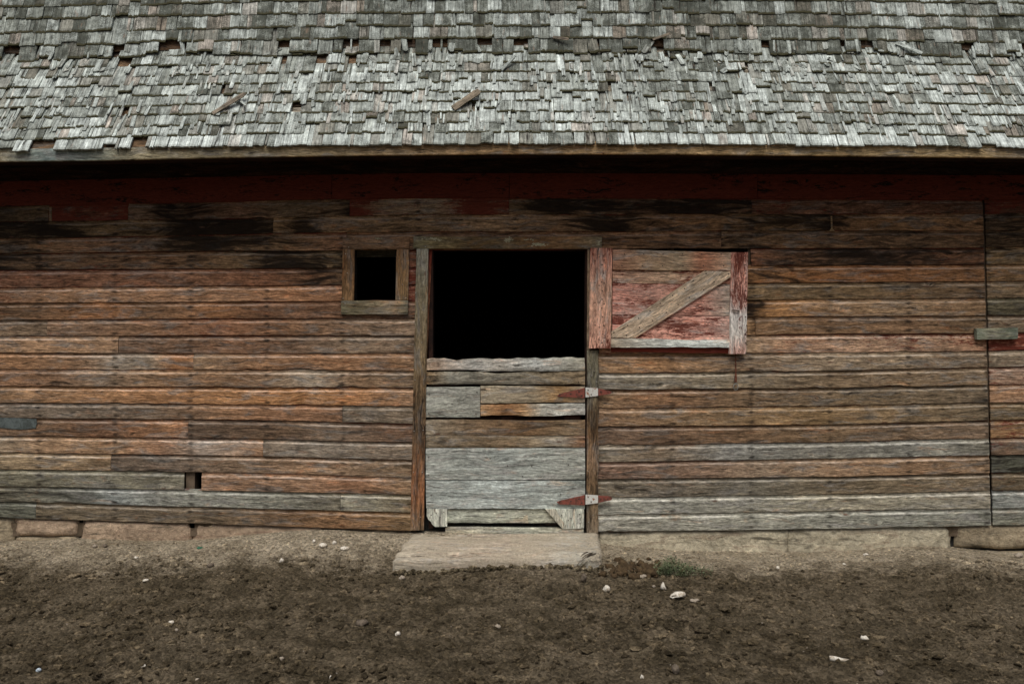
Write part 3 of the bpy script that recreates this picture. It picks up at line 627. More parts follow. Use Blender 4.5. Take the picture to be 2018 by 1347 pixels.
# fascia and soffit
FB = [(-560, 326), (0, 318), (200, 315.5), (500, 309), (700, 306), (1000, 303), (1300, 303.5), (1600, 306), (2018, 311), (2560, 320)]
def fascia():
    mb = MB(); V = []; G = []; T = []; Wr = []; n = 90; sd = 3.7; yf = -OV+.012
    for i in range(n+1):
        px = -560+3120*i/n; x = X(px, yf); zb = Z(interp(px, FB)[0], yf); zt = zb+.085
        t_ = interp(px, [(-560, 120, 118, 104), (0, 142, 130, 106), (80, 120, 132, 128), (150, 118, 126, 120), (260, 138, 128, 104), (500, 146, 132, 104), (900, 150, 124, 92), (1200, 158, 132, 96), (1700, 160, 138, 102), (2560, 140, 122, 92)])
        for (yy, zz) in ((yf+.025, zb), (yf, zb+.001), (yf-.001, zb+.005), (yf-.002, zb+.04), (yf, zt), (yf+.02, zt)):
            V.append((x, yy+.002*float(fbm(px*.01, zz*9, 2, 6)), zz)); G.append((x, zz*1.0, sd)); T.append(lin(t_, K*1.0)); Wr.append((.2, 0, .5, .5))
    Fc = [(i*6+j, i*6+6+j, i*6+7+j, i*6+1+j) for i in range(n) for j in range(5)]
    Fc += [(i*6+5, i*6+11, i*6+6, i*6) for i in range(n)]
    mb.add(V, Fc, G, T, Wr); return mb.build('fascia_board', M_TRIM, roof)
fascia()
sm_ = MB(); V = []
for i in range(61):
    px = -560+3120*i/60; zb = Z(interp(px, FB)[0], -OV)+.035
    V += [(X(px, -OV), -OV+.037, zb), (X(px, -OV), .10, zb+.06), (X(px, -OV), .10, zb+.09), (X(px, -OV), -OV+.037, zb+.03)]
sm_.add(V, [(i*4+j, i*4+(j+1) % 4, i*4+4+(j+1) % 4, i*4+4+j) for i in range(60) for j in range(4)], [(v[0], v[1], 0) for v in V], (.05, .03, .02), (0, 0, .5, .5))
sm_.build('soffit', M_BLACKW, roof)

HOLES = [(205, 262, 118, 148, .75), (78, 104, 112, 128, .5), (548, 600, 104, 136, .85), (600, 648, 104, 132, .75), (684, 704, 104, 140, .9), (676, 700, 158, 168, .8), (1303, 1336, 100, 142, .9), (968, 1000, 96, 128, .7), (1458, 1480, 100, 160, .6), (1505, 1570, 96, 118, .75),
         (1725, 1790, 98, 120, .6), (1900, 1960, 104, 122, .7), (340, 360, 100, 118, .4), (1725, 1760, 180, 200, .3), (70, 116, 286, 305, .98), (262, 285, 282, 300, .9), (350, 358, 283, 300, .7), (1202, 1212, 276, 296, .6), (1486, 1494, 280, 296, .7)]
def shingle(x, w, s0, L, nb, th, rot, tint, lich, moss, up, m=3, rag=.003, curl=0.):
    cr, sr = math.cos(rot), math.sin(rot); V = []; G = []; Wr = []
    sd = random.random()*70
    def pt(a, b, n): return rp(x+a*cr-b*sr, s0+a*sr+b*cr, n, up)
    bj = [random.uniform(-rag, rag) for _ in range(m+1)]
    for i in range(m+1):
        a = -w/2+w*i/m; cc = curl*(abs(2*i/m-1)**2)
        V.append(pt(a, bj[i], nb-th)); G.append((a+sd, -.005, sd))
        V.append(pt(a, bj[i]+.001, nb+cc)); G.append((a+sd, 0, sd))
        V.append(pt(a, L*.5, nb*.62+.003+cc*.4)); G.append((a+sd, L*.5, sd))
        V.append(pt(a, L+random.uniform(-.004, .004), .001+.003)); G.append((a+sd, L, sd))
    n_ = 4; Fc = []
    for i in range(m):
        for j in range(3): Fc.append((i*n_+j, i*n_+n_+j, i*n_+n_+j+1, i*n_+j+1))
    # sides
    V.append(pt(-w/2, L, -.002)); G.append((sd, L, sd)); V.append(pt(w/2, L, -.002)); G.append((sd, L, sd))
    q0, q1 = len(V)-2, len(V)-1
    Fc.append((0, 1, 2, 3, q0)); b_ = m*n_; Fc.append((b_, q1, b_+3, b_+2, b_+1))
    mb = MB(); mb.add(V, Fc, G, tint, (lich, moss, .5, .5)); return mb
PALE = (.45, .50, .48); MID = (.30, .33, .305); DARK = (.115, .125, .108); PINK = (.42, .335, .28); WHITE = (.56, .62, .605)
def mixc(a, b, t): return tuple(a[i]*(1-t)+b[i]*t for i in range(3))
items = []   # (size, mb)
TONES = [(0, *DARK), (.28, *mixc(DARK, MID, .6)), (.5, *MID), (.72, *PALE), (1, *WHITE)]
def pick(x, k, up, px):
    v = .5+float(vn(x*1.6, k*.7, 5))*.30+random.gauss(0, .125)+float(vn(x*9, k*3, 6))*.22
    v += .03 if up else .13
    if k == 0 and not up: v += .2
    v = min(1, max(0, v)); t = tuple(interp(v, TONES)); l = (1-v)*(.95 if random.random() < .6 else .4)
    if up: l += .15
    if random.random() < .12: t = mixc(t, PINK, random.uniform(.2, .6))
    if random.random() < .10: t = mixc(t, (.17, .14, .10), .5)
    g = random.uniform(.9, 1.1)
    return tuple(a*g for a in t), l
def course(k, up, e, wmin, wmax, n0, nrow):
    x = XR0
    while x < XR1:
        w = random.triangular(wmin, wmax, wmin*1.5+.008)
        if random.random() < (.14 if up else .24): w = random.uniform(.012, .034)
        gap = random.uniform(.0008, .0035) if random.random() < .9 else random.uniform(.004, .012)
        xc = x+w/2; x += w+gap
        s0 = k*e+(float(fbm(xc*1.5, k*2.1, 2, 61))*.014)+random.gauss(0, .0032)
        r = random.random(); rot = random.gauss(0, .007 if up else .012); L = e*2.25; nb = n0+random.gauss(0, .0012); th = random.uniform(.008, .014); curl = 0
        if r < .06: s0 += random.uniform(.01, .05)
        elif r < .055: s0 -= random.uniform(.008, .022)
        if random.random() < .05: rot = random.gauss(0, .05)
        if random.random() < .12: curl = random.uniform(.002, .007); 
        if random.random() < .06: nb += random.uniform(.003, .009)
        px, py = pix(rp(xc, s0+e*.5, .01, up))
        skip = random.random() < (.02 if up else .07)
        if k == 0 and not up: skip = False
        if not up and k == 9 and random.random() < .38: skip = True
        if not up and k == 8 and random.random() < .10: skip = True
        if k == 0 and up: s0 += random.gauss(0, .012); rot *= 3; skip = random.random() < .1
        for (a, b, c_, d, p) in HOLES:
            if a < px < b and c_ < py < d and random.random() < p: skip = True
        if skip: continue
        t, l = pick(xc, k, up, px)
        mo = 1.0 if random.random() < .8 else .3
        if k == 0 and not up: mo = .3
        mb = shingle(xc, w, s0, L, nb, th, rot, t, l, mo, up, m=4 if w > .03 else 2, rag=.0048 if w > .03 else .008, curl=curl)
        vis = 0 < px < 2018 and py > 0
        items.append((w if vis else -1, mb))
NL = int(round((S1+.02)/e1))
e1 = (S1)/9.35
for k in range(10): course(k, False, e1, .040, .125, .023, k)
e2 = .112
for k in range(0, 14): course(k, True, e2, .045, .14, .025, k)
# broken shingles along the break between the two slopes
for i in range(330):
    x = random.uniform(XR0, XR1)
    if float(fbm(x*2.2, 3., 2, 12)) < -.2: continue
    w = random.uniform(.008, .045); up = random.random() < .3
    L = random.uniform(.10, .24); rot = random.gauss(0, .09)
    if random.random() < .25: rot = random.gauss(0, .5); L *= .6
    s0 = random.uniform(-.04, .04) if up else S1-random.uniform(.10, .26)
    t, l = pick(x, 0 if up else 9, up, 0); t = mixc(t, PALE, .5)
    items.append((-1, shingle(x, w, s0, L, random.uniform(.022, .036), .005, rot, t, .2, .2, up, m=2, rag=.010)))
# slipped slats lying over the lower courses
for i in range(600):
    x = random.uniform(XR0, XR1); s0 = random.uniform(.1, S1-.2); w = random.uniform(.008, .03)
    t, l = pick(x, 4, False, 0)
    items.append((-1, shingle(x, w, s0, random.uniform(.12, .30), random.uniform(.026, .031), .005, random.gauss(0, .045), mixc(t, WHITE, .4), .2, .2, False, m=2, rag=.006)))
items.sort(key=lambda a: -a[0])
rest = MB()
for i, (w, mb) in enumerate(items):
    if i < 300: mb.build('shingle', M_SHIN, roof)
    else: rest.merge(mb)
o = rest.build('shingles', M_SHIN, roof); tag(o, kind='stuff', label='courses of small split grey shingles')

# loose pieces lying on the roof
def loose(px, py, length, w, ang, tint, label, grp=None, rise=.03):
    # find roof coordinates of the pixel
    best = None
    for up in (False, True):
        for k_ in range(240):
            s_ = k_*.005
            if not up and s_ > S1: break
            y_ = rp(0, s_, .035, up); d_ = y_[1]+DIST; x_ = (px-1009)*d_/F
            qx, qy = pix(rp(x_, s_, .035, up)); e_ = abs(qy-py)
            if best is None or e_ < best[0]: best = (e_, x_, s_, up)
    _, x_, s_, up = best
    nu = 8; V = []; G = []; sd = random.random()*40; ca, sa = math.cos(ang), math.sin(ang); T = []
    th = .007
    for i in range(nu+1):
        a = (i/nu-.5)*length
        ww = w*(1+.12*random.uniform(-1, 1))*(1 if i < nu else .7)
        for (b, n) in ((-ww/2, 0), (ww/2, 0), (ww/2, th), (-ww/2, th)):
            V.append(rp(x_+a*ca-b*sa, s_+a*sa+b*ca, .027+n+rise*(i/nu), up)); G.append((b+sd, a+sd, sd))
    Fc = [(i*4+j, i*4+(j+1) % 4, i*4+4+(j+1) % 4, i*4+4+j) for i in range(nu) for j in range(4)]+[(3, 2, 1, 0), (nu*4, nu*4+1, nu*4+2, nu*4+3)]
    mb = MB(); mb.add(V, Fc, G, tint, (.3, 0, .5, .5))
    ob = mb.build('loose_slat', M_SHIN, None, loc=rp(x_, s_, .03, up)); return tag(ob, label, 'slat', grp)
BR = (.25, .21, .165)
loose(452, 206, .27, .035, math.radians(38), BR, 'long brown slat lying aslant on the shingles at the left of the roof')
loose(478, 204, .12, .014, math.radians(-52), PALE, 'short thin pale splinter crossing under the right end of the left slanting slat')
loose(919, 198, .235, .052, math.radians(38), (.24, .2, .15), 'broad brown mossy slat lying aslant on the shingles above the doorway')
loose(1002, 127, .16, .022, math.radians(50), PALE, 'narrow pale splinter slanting just below the roof break above the doorway')
loose(1303, 74, .13, .018, math.radians(15), BR, 'thin brown sliver on the upper shingles right of the doorway')
loose(1105, 77, .12, .022, math.radians(-18), BR, 'small dark sliver caught in the upper shingles above the half door hinge')
0 and loose(150, 110, .22, .03, math.radians(22), BR, 'splintered brown slat wedged at the roof break near the left edge')
loose(1790, 96, .2, .028, math.radians(-32), PALE, 'pale slat hanging askew from the roof break near the right edge')
0 and loose(1345, 148, .22, .06, math.radians(-68), (.3, .3, .27), 'wide grey slat slipped askew on the lower slope right of the doorway')

# ------------------------------------------------------------------ window
wm = MB(); box(wm, X(692), X(699), -.012, .10, Z(592), Z(490)); box(wm, X(780), X(787), -.012, .10, Z(592), Z(490)); box(wm, X(699), X(780), -.012, .10, Z(600), Z(592.2))
win = wm.build('window', M_TRIM, barn); tag(win, 'small square unglazed window opening')
TB = (112, 88, 62)
def nailset(name, pts, y, parent, r=.004):
    mb = MB()
    for a, b in pts: nail(mb, X(a, y), y-.0012, Z(b, y), r)
    o = mb.build(name, M_NAIL, parent); return tag(o, kind='stuff')
board([(675.5, 490.5), (806.5, 490), (807, 467.5), (675, 468.5)], -.050, .024, [(0, 106, 84, 66), (.4, 118, 94, 72), (1, 112, 86, 64)]).build('header_board', M_TRIM, win)
vboard(673, 697, 591.5, 675, 698.5, 490.8, -.047, .022, [(0, 118, 92, 64), (1, 112, 84, 58)]).build('side_board', M_TRIM, win)
vboard(779, 804, 591, 781.5, 806, 490.8, -.047, .022, [(0, 122, 100, 72), (1, 128, 96, 64)]).build('side_board', M_TRIM, win)
board([(672, 619), (803, 619.5), (804, 591.8), (672, 592)], -.052, .027, [(0, 104, 98, 76), (.5, 120, 108, 86), (.8, 150, 130, 104), (1, 110, 104, 84)]).build('sill_board', M_TRIM, win)
nailset('nails', [(697, 470), (786, 470), (687, 487), (795, 486), (681, 500), (684.5, 538), (676, 588), (804, 513), (793, 560), (800, 587), (680, 598), (683, 614), (783, 595), (785, 615)], -.053, win)

# ------------------------------------------------------------------ door frame
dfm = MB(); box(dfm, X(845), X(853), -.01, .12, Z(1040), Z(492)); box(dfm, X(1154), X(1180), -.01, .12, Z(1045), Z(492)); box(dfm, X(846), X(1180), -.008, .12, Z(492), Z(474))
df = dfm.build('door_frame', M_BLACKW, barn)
board([(814.5, 489), (1186, 490), (1186, 466.5), (815, 466)], -.054, .028, [(0, 116, 110, 84), (.1, 120, 108, 78), (.35, 92, 74, 50), (.5, 108, 90, 64), (.65, 96, 72, 48), (.85, 122, 96, 68), (1, 118, 108, 86)], stain=.25, nv=5).build('header_board', M_TRIM, df)
vboard(808.5, 835, 1044, 820.5, 844, 490, -.052, .028, [(0, 118, 96, 72, .4), (.12, 128, 86, 58, .4), (.35, 100, 80, 60, .6), (.6, 112, 96, 72, .3), (.85, 124, 114, 92, .2), (1, 146, 140, 124, .1)], nv=4).build('jamb_board', M_TRIM, df)
vboard(836, 841, 706, 845, 851.5, 491, -.022, .05, [(0, 112, 84, 60, .1, .2), (.7, 118, 76, 56, .1, .3), (1, 112, 44, 34, .1, .8)], nv=2).build('jamb_stop', M_TRIM, df)
rb = lambda f: .003*math.sin(f*31)+.010*math.exp(-((f-.36)/.02)**2)-.006*math.exp(-((f-.28)/.05)**2)
vboard(1156, 1179, 1050, 1157, 1180, 690, -.050, .032, [(0, 122, 108, 90, .4), (.25, 104, 84, 62, .5), (.4, 142, 116, 92, .3), (.55, 116, 90, 64, .5), (.8, 98, 92, 76, .4), (1, 104, 98, 80, .4)], nv=4, bot=rb, edge=.002).build('jamb_board', M_TRIM, df)
vboard(1157, 1164, 689, 1158, 1164, 491, -.045, .03, [(0, 140, 122, 100), (1, 136, 114, 90)], nv=2).build('jamb_board', M_TRIM, df)
board([(852, 491.8), (1112, 492), (1112, 489.5), (852, 489.5)], -.02, .05, (86, 42, 32), paint=.5, nv=2).build('jamb_stop', M_TRIM, df)
nailset('nails', [(837, 469), (838, 486), (822, 509), (839, 508), (838, 546), (819, 577), (833.5, 610), (831, 674), (835, 703), (818, 748), (834, 748), (816, 849), (834, 847), (815, 930), (832, 930), (829, 1018), (1163, 725), (1171, 731), (1166, 740), (1176, 752), (1159, 928), (1160, 1028), (1169, 1014)], -.0545, df)
board([(876, 1062), (1152, 1062), (1150, 1041.5), (878, 1039)], -.046, .07, [(0, 150, 140, 120), (.5, 170, 168, 150), (1, 158, 150, 130)], nv=3, relief=.002).build('threshold', M_TRIM, df)

# ------------------------------------------------------------------ lower door leaf (closed)
DY = -.040
dm_ = MB(); box(dm_, X(850), X(875), DY+.030, DY+.055, Z(1000), Z(712)); box(dm_, X(1112), X(1142), DY+.030, DY+.055, Z(1000), Z(712)); box(dm_, X(985), X(1010), DY+.030, DY+.055, Z(1000), Z(760))
box(dm_, X(848), X(1146), DY+.056, DY+.066, Z(1003), Z(730))
d1 = dm_.build('door', M_BLACKW, barn); tag(d1, 'closed lower half of the stable door, bare grey boards')
wv1 = lambda f: .012*(1 if f < .28 else (1-min(1, (f-.28)/.2)))+.004*math.exp(-((f-.6)/.08)**2)
jag = lambda f: .004*math.sin(f*57)+.004*math.sin(f*23)+(.004 if f < .13 else 0)
d = dict(yf=DY, th=.028)
board([(838, 733), (1153, 730), (1152, 704.5), (839, 708)], DY-.004, .030, [(0, 172, 148, 124, .2), (.1, 176, 156, 138, .1), (.3, 188, 182, 172, .0), (.45, 180, 170, 156, .1, .15), (.7, 186, 184, 176, .0), (1, 168, 160, 140, .2)], nv=6, edge=.004, bot=lambda f: -wv1(f)*1.2, top=jag, relief=.004).build('door_board', M_TRIM, d1)
board([(838.5, 757), (1153, 757), (1153, 732), (838, 736)], DY, .026, [(0, 150, 124, 92, .5), (.15, 142, 136, 122, .5), (.5, 124, 116, 100, .4), (.75, 132, 118, 96, .3), (1, 130, 112, 88, .4)], nv=6, edge=.004, top=lambda f: wv1(f)-.004*math.exp(-((f-.5)/.1)**2), relief=.005).build('door_board', M_TRIM, d1)
board([(838, 822), (946, 822), (946, 762), (838.5, 762.5)], DY-.001, .028, [(0, 150, 148, 136, .3), (1, 148, 144, 132, .1)], nv=6, relief=.003).build('door_board', M_TRIM, d1)
board([(947, 794), (1153, 792), (1153, 761), (947, 760)], DY-.002, .028, [(0, 162, 148, 126, .1), (.5, 160, 144, 120, .3), (.75, 150, 118, 80, .3), (1, 160, 144, 124, .1, .15)], nv=5, edge=.003, relief=.003).build('door_board', M_TRIM, d1)
board([(947, 819), (1153, 818), (1153, 794.5), (947, 796.5)], DY-.001, .027, [(0, 174, 140, 104, .2), (.25, 128, 92, 62, .5), (.42, 160, 128, 94, .1), (.6, 178, 172, 158, 0), (1, 184, 178, 166, 0)], nv=5, edge=.003, relief=.003, bot=lambda f: -.005*math.sin(f*8)).build('door_board', M_TRIM, d1)
board([(838, 857), (1153, 857.5), (1153, 829), (839, 828)], DY, .027, [(0, 150, 136, 116, .3), (.3, 130, 108, 84, .3), (.65, 112, 88, 64, .4), (.9, 124, 106, 84, .3), (1, 118, 98, 76, .5)], nv=5, edge=.002, top=lambda f: .004+.003*math.sin(f*7), relief=.003).build('door_board', M_TRIM, d1)
board([(839, 881), (1153, 881.5), (1153, 858.5), (839, 858)], DY+.002, .025, [(0, 128, 114, 94, .3), (.4, 122, 104, 82, .3), (.6, 130, 112, 88, .3), (.85, 168, 154, 134, .1), (1, 132, 96, 70, .4)], nv=5, edge=.002, relief=.003, bot=lambda f: -.004*math.exp(-((f-.8)/.15)**2)).build('door_board', M_TRIM, d1)
board([(839, 944.5), (1153, 944.5), (1153, 883), (839, 883)], DY-.003, .030, [(0, 162, 162, 152, .1), (.5, 156, 158, 150, .1), (1, 160, 158, 146, .15)], nv=7, edge=.0015, relief=.003).build('door_board', M_TRIM, d1)
board([(840, 1001), (1153, 1002.5), (1153, 946.5), (839, 946)], DY-.001, .030, [(0, 164, 166, 158, .1), (.5, 166, 170, 164, .05), (1, 160, 162, 152, .1)], nv=7, edge=.0015, relief=.003, bot=lambda f: .003*math.sin(f*9)).build('door_board', M_TRIM, d1)
board([(880, 1029.5), (1112, 1030), (1112, 1003), (880, 1003)], DY+.012, .022, [(0, 172, 172, 156), (1, 164, 160, 140)], nv=4, relief=.002, edge=.002).build('bottom_rail', M_TRIM, d1)
prism([(841, 1003), (881, 1003), (881, 1037), (858, 1037.5), (852, 1033), (849, 1027), (844, 1023), (841, 1016)], DY-.012, .026, (192, 190, 174), vert=True).build('corner_board', M_TRIM, d1)
prism([(1096, 1003), (1151, 1003), (1150.5, 1040), (1110, 1042)], DY-.010, .024, (186, 184, 168), vert=True).build('corner_board', M_TRIM, d1)
prism([(1075, 1003), (1094, 1003), (1112, 1031), (1109, 1042)], DY-.016, .024, (176, 168, 150), vert=True).build('diagonal_brace', M_TRIM, d1)
prism([(995, 1029), (1030, 1023), (1034, 1015), (1040, 1014), (1041, 1030)], DY+.006, .006, (158, 146, 124)).build('patch', M_TRIM, d1)
nm2 = MB()
for a, b in [(846, 776), (940, 772), (845, 814), (938, 815), (1140, 752), (848, 745), (985, 720), (1060, 716), (845, 900), (1000, 917), (1048, 918), (1120, 915), (845, 935), (1030, 938), (1145, 935), (850, 975), (1105, 973), (1148, 990), (860, 1010), (850, 1014), (868, 1018), (1107, 1014), (1125, 1020), (1142, 1012), (1143, 1030), (1120, 1024), (875, 1008), (1050, 1010)]:
    nail(nm2, X(a, DY), DY-.006 if b < 1003 else DY-.0125, Z(b, DY), .0045)
o = nm2.build('nails', M_IRON, d1); tag(o, kind='stuff')
km = MB()     # knot hole
def hinge(cy, tl, tr, label):
    hm = MB(); yy = DY-.014
    hm.merge(prism([(tl, cy+6 if tl > 1097.5 else cy+5), (tl+6, cy+2), (1152, cy-9), (1153, cy+11), (tl+6, cy+9 if tl < 1097.5 else cy+8)], yy, .006, (120, 40, 34)))
    hm.merge(prism([(1179, cy-8), (tr-4, cy-7+ (4 if cy < 800 else 0)), (tr, cy-3 + (2 if cy < 800 else 0)), (tr-3, cy+1+(2 if cy < 800 else 0)), (1179, cy+6)], -.058, .006, (120, 40, 34)))
    h = hm.build('hinge', M_HRED, barn); tag(h, label)
    prism([(1154, cy-10), (1178.5, cy-8.5), (1178.5, cy+6.5), (1154, cy+9.5)], -.060, .006, (200, 200, 190)).build('hinge_plate', M_HWHITE, h)
    pm_ = MB()
    for i in range(12):
        a0, a1 = 6.283*i/12, 6.283*(i+1)/12
        r_ = .006; xx = X(1153.6, yy)
        za, zb_ = Z(cy-10, yy), Z(cy+10, yy)
        pm_.add([(xx+r_*math.cos(a0), yy+r_*math.sin(a0), zb_), (xx+r_*math.cos(a1), yy+r_*math.sin(a1), zb_), (xx+r_*math.cos(a1), yy+r_*math.sin(a1), za), (xx+r_*math.cos(a0), yy+r_*math.sin(a0), za)], [(0, 1, 2, 3)], [(0, 0, 0)]*4, (.1, .1, .1), (0, 0, 0, 0))
        pm_.add([(xx, yy, za), (xx+r_*math.cos(a0), yy+r_*math.sin(a0), za), (xx+r_*math.cos(a1), yy+r_*math.sin(a1), za)], [(0, 1, 2)], [(0, 0, 0)]*3, (.1, .1, .1), (0, 0, 0, 0))
    pm_.build('hinge_pin', M_IRON, h)
    bm_ = MB()
    for a, b in ((1103, cy+4), (1125, cy+3), (1141, cy-2), (1146, cy+6)): nail(bm_, X(a, yy), yy-.002, Z(b, yy), .006, 8)
    for a, b in ((1159, cy-5), (1165, cy+4), (1184, cy-2), (1198, cy-2)): nail(bm_, X(a, -.06), -.062, Z(b, -.06), .005, 8)
    o = bm_.build('bolt_heads', M_IRON, h); tag(o, kind='stuff')
hinge(773, 1098, 1206, 'upper red strap hinge with a rust-stained white plate'); hinge(984, 1097, 1207, 'lower red strap hinge with a white plate')

# ------------------------------------------------------------------ upper door leaf, swung open flat against the wall
UY = -.060; K = 2.35
um = MB(); box(um, X(1215), X(1430), UY+.022, UY+.030, Z(680), Z(498)); d2 = um.build('door', M_BLACKW, barn); tag(d2, 'open upper half of the stable door folded back on the wall, pink-red flaking paint')
vboard(1160.5, 1203.5, 686, 1163.5, 1207, 488.5, UY-.022, .030, [(0, 178, 134, 116, .1, 0.40), (.3, 176, 136, 116, .1, 0.26), (.6, 168, 132, 112, .1, 0.30), (.85, 160, 116, 100, .1, 0.32), (1, 150, 104, 88, .1, 0.44)], nv=6, relief=.002).build('stile', M_TRIM, d2)
vboard(1437.5, 1470.5, 697, 1441.5, 1474.5, 497, UY-.022, .030, [(0, 178, 140, 126, .1, 0.40), (.2, 188, 178, 168, .05, 0.32), (.38, 192, 182, 174, .05, 0.28), (.5, 176, 140, 128, .05, 0.44), (.8, 166, 120, 106, .05, 0.44), (1, 160, 112, 98, .1, 0.48)], nv=5, relief=.002).build('stile', M_TRIM, d2)
board([(1207.5, 531), (1440.5, 533), (1441, 497), (1207.5, 491)], UY-.016, .024, [(0, 134, 98, 78, .15, 0.20), (.3, 142, 118, 94, .1, 0.16), (.6, 138, 120, 98, .2, 0.04), (.75, 142, 98, 76, .1, 0.24), (1, 148, 126, 106, .1, 0.08)], nv=5).build('rail', M_TRIM, d2)
for (a, b, a1, b1, tn) in ((557.5, 531, 559, 531, [(0, 160, 126, 106, .0, 0.42), (.5, 160, 134, 110, 0, 0.36), (1, 150, 104, 86, 0, 0.40)]), (619.5, 558.5, 622, 560, [(0, 176, 126, 112, .05, 0.40), (.4, 160, 122, 108, .1, 0.36), (.7, 166, 118, 104, .1, 0.40), (1, 150, 136, 122, .2, 0.28)]), (668, 620.5, 670, 623, [(0, 178, 128, 114, 0, 0.42), (.4, 184, 136, 120, 0, 0.40), (.7, 176, 130, 116, 0, 0.44), (1, 170, 138, 126, 0, 0.40)])):
    board([(1207, a), (1440, a1), (1440, b1), (1207, b)], UY, .020, tn, nv=5).build('door_board', M_TRIM, d2)
board([(1204.5, 683.5), (1438, 684.5), (1438, 670.5), (1204.5, 666)], UY-.020, .026, [(0, 178, 160, 138, .1), (.3, 184, 180, 168, .1), (.7, 196, 198, 190, 0), (1, 190, 188, 178, 0)], nv=3, edge=.004, relief=.002).build('rail', M_TRIM, d2)
board([(1204.5, 693), (1438, 696), (1438, 684.8), (1204.5, 684)], UY+.006, .018, (130, 40, 28), paint=.9, nv=2, edge=.002).build('door_board', M_TRIM, d2)
# diagonal brace, cut to fit between the rails
bp = [(1205, 665), (1252, 665.5), (1439.5, 546), (1439.5, 535), (1388, 533.5), (1205, 653)]
def brace():
    P = [(X(a, UY-.014), Z(b, UY-.014)) for a, b in bp]; V = []; G = []
    ax = Vector((P[3][0]-P[0][0], P[3][1]-P[0][1])).normalized()
    for yy in (UY-.018, UY): 
        for a, b in P: V.append((a, yy, b)); G.append((a*ax.x+b*ax.y, -a*ax.y+b*ax.x, 4.2))
    n = 6; Fc = [tuple(range(n)), tuple(range(n, 2*n))[::-1]]+[((i+1) % n, i, i+n, (i+1) % n+n) for i in range(n)]
    mb = MB(); mb.add(V, Fc, G, lin((162, 142, 120), K), (.12, .0, .5, .5)); return mb.build('diagonal_brace', M_TRIM, d2)
brace()
nm3 = MB()
for i in range(9):
    f = i/8
    for (a0, b0, a1, b1) in ((1212, 655, 1390, 540), (1236, 661, 1432, 541)):
        nail(nm3, X(a0+(a1-a0)*f+random.uniform(-3, 3), UY), UY-.0185, Z(b0+(b1-b0)*f+random.uniform(-1, 1), UY), .0055)
for i in range(11):
    for a in (1187, 1468): nail(nm3, X(a+random.uniform(-2, 2), UY), UY-.0235, Z(505+17*i, UY), .005)
for a in (1172, 1190, 1180):
    for b in (510, 560, 600, 640, 668): nail(nm3, X(a, UY), UY-.0235, Z(b+random.uniform(-5, 5), UY), .005)
for i in range(6): nail(nm3, X(1225+40*i, UY), UY-.017, Z(524, UY), .005); nail(nm3, X(1230+38*i, UY), UY-.017, Z(501, UY), .0045)
o = nm3.build('nails', M_IRON, d2); tag(o, kind='stuff')
def tube(mb, pts, r, n=8, closed=False):
    V = []; m = len(pts); Fc = []
    for i, p in enumerate(pts):
        a = Vector(pts[(i-1) % m] if (closed or i > 0) else pts[0]); b = Vector(pts[(i+1) % m] if (closed or i < m-1) else pts[-1])
        t_ = (b-a).normalized(); s_ = t_.cross(Vector((0, 1, 0))); s_ = s_.normalized() if s_.length > .01 else Vector((1, 0, 0)); u_ = t_.cross(s_)
        for j in range(n): q_ = Vector(p)+r*(math.cos(6.283*j/n)*s_+math.sin(6.283*j/n)*u_); V.append(tuple(q_))
    for i in range(m if closed else m-1):
        for j in range(n): Fc.append((i*n+j, i*n+(j+1) % n, ((i+1) % m)*n+(j+1) % n, ((i+1) % m)*n+j))
    if not closed: Fc += [tuple(range(n))[::-1], tuple((m-1)*n+j for j in range(n))]
    mb.add(V, Fc, [(0, 0, 0)]*len(V), (.2, .2, .2), (0, 0, 0, 0))
st = MB(); tube(st, [(X(1440, UY), UY-.03, Z(612, UY)), (X(1445, UY), UY-.034, Z(611.5, UY)), (X(1454, UY), UY-.034, Z(613, UY)), (X(1455, UY), UY-.02, Z(613, UY))], .0045, 6)
st.build('staple', M_IRON, d2)
K = 1.75
# leather strap with a ring, hanging below the open leaf
sy_ = -.052; sm2 = MB(); V = []; G = []
for i in range(9):
    f = i/8; px = 1446+1.2*math.sin(f*2.2)-f*.6; py = 690+62*f; w_ = .0035+.006*max(0, f-.35)+(.003 if f > .85 else 0)
    for yy in (sy_, sy_+.004): V += [(X(px)-w_, yy+.006*math.sin(f*3), Z(py)), (X(px)+w_, yy+.006*math.sin(f*3), Z(py))]; G += [(0, f, 0)]*2
Fc = []
for i in range(8):
    b = i*4; Fc += [(b, b+4, b+5, b+1)[::-1], (b+2, b+3, b+7, b+6)[::-1], (b, b+2, b+6, b+4)[::-1], (b+1, b+5, b+7, b+3)[::-1]]
Fc += [(32, 33, 35, 34), (0, 1, 3, 2)]
sm2.add(V, Fc, G, (.1, .1, .1), (0, 0, 0, 0))
strap = sm2.build('strap', M_LEATHER, None, loc=(X(1446), sy_, Z(690))); tag(strap, 'narrow brown leather strap with a steel ring hanging below the open upper door', 'strap')
rg = MB(); tube(rg, [(X(1446.5)+.020*math.cos(a)*.85-X(1446), .000, Z(761)+.024*math.sin(a)-Z(690)) for a in [6.283*i/20 for i in range(20)]], .0028, 6, True)
rg.build('ring', M_STEEL, strap)
hk = MB(); tube(hk, [(X(1459, UY), UY-.004, Z(694, UY)), (X(1459, UY), UY-.005, Z(701, UY)), (X(1457, UY), UY-.012, Z(704, UY))], .003, 6); hk.build('hook', M_IRON, d2)

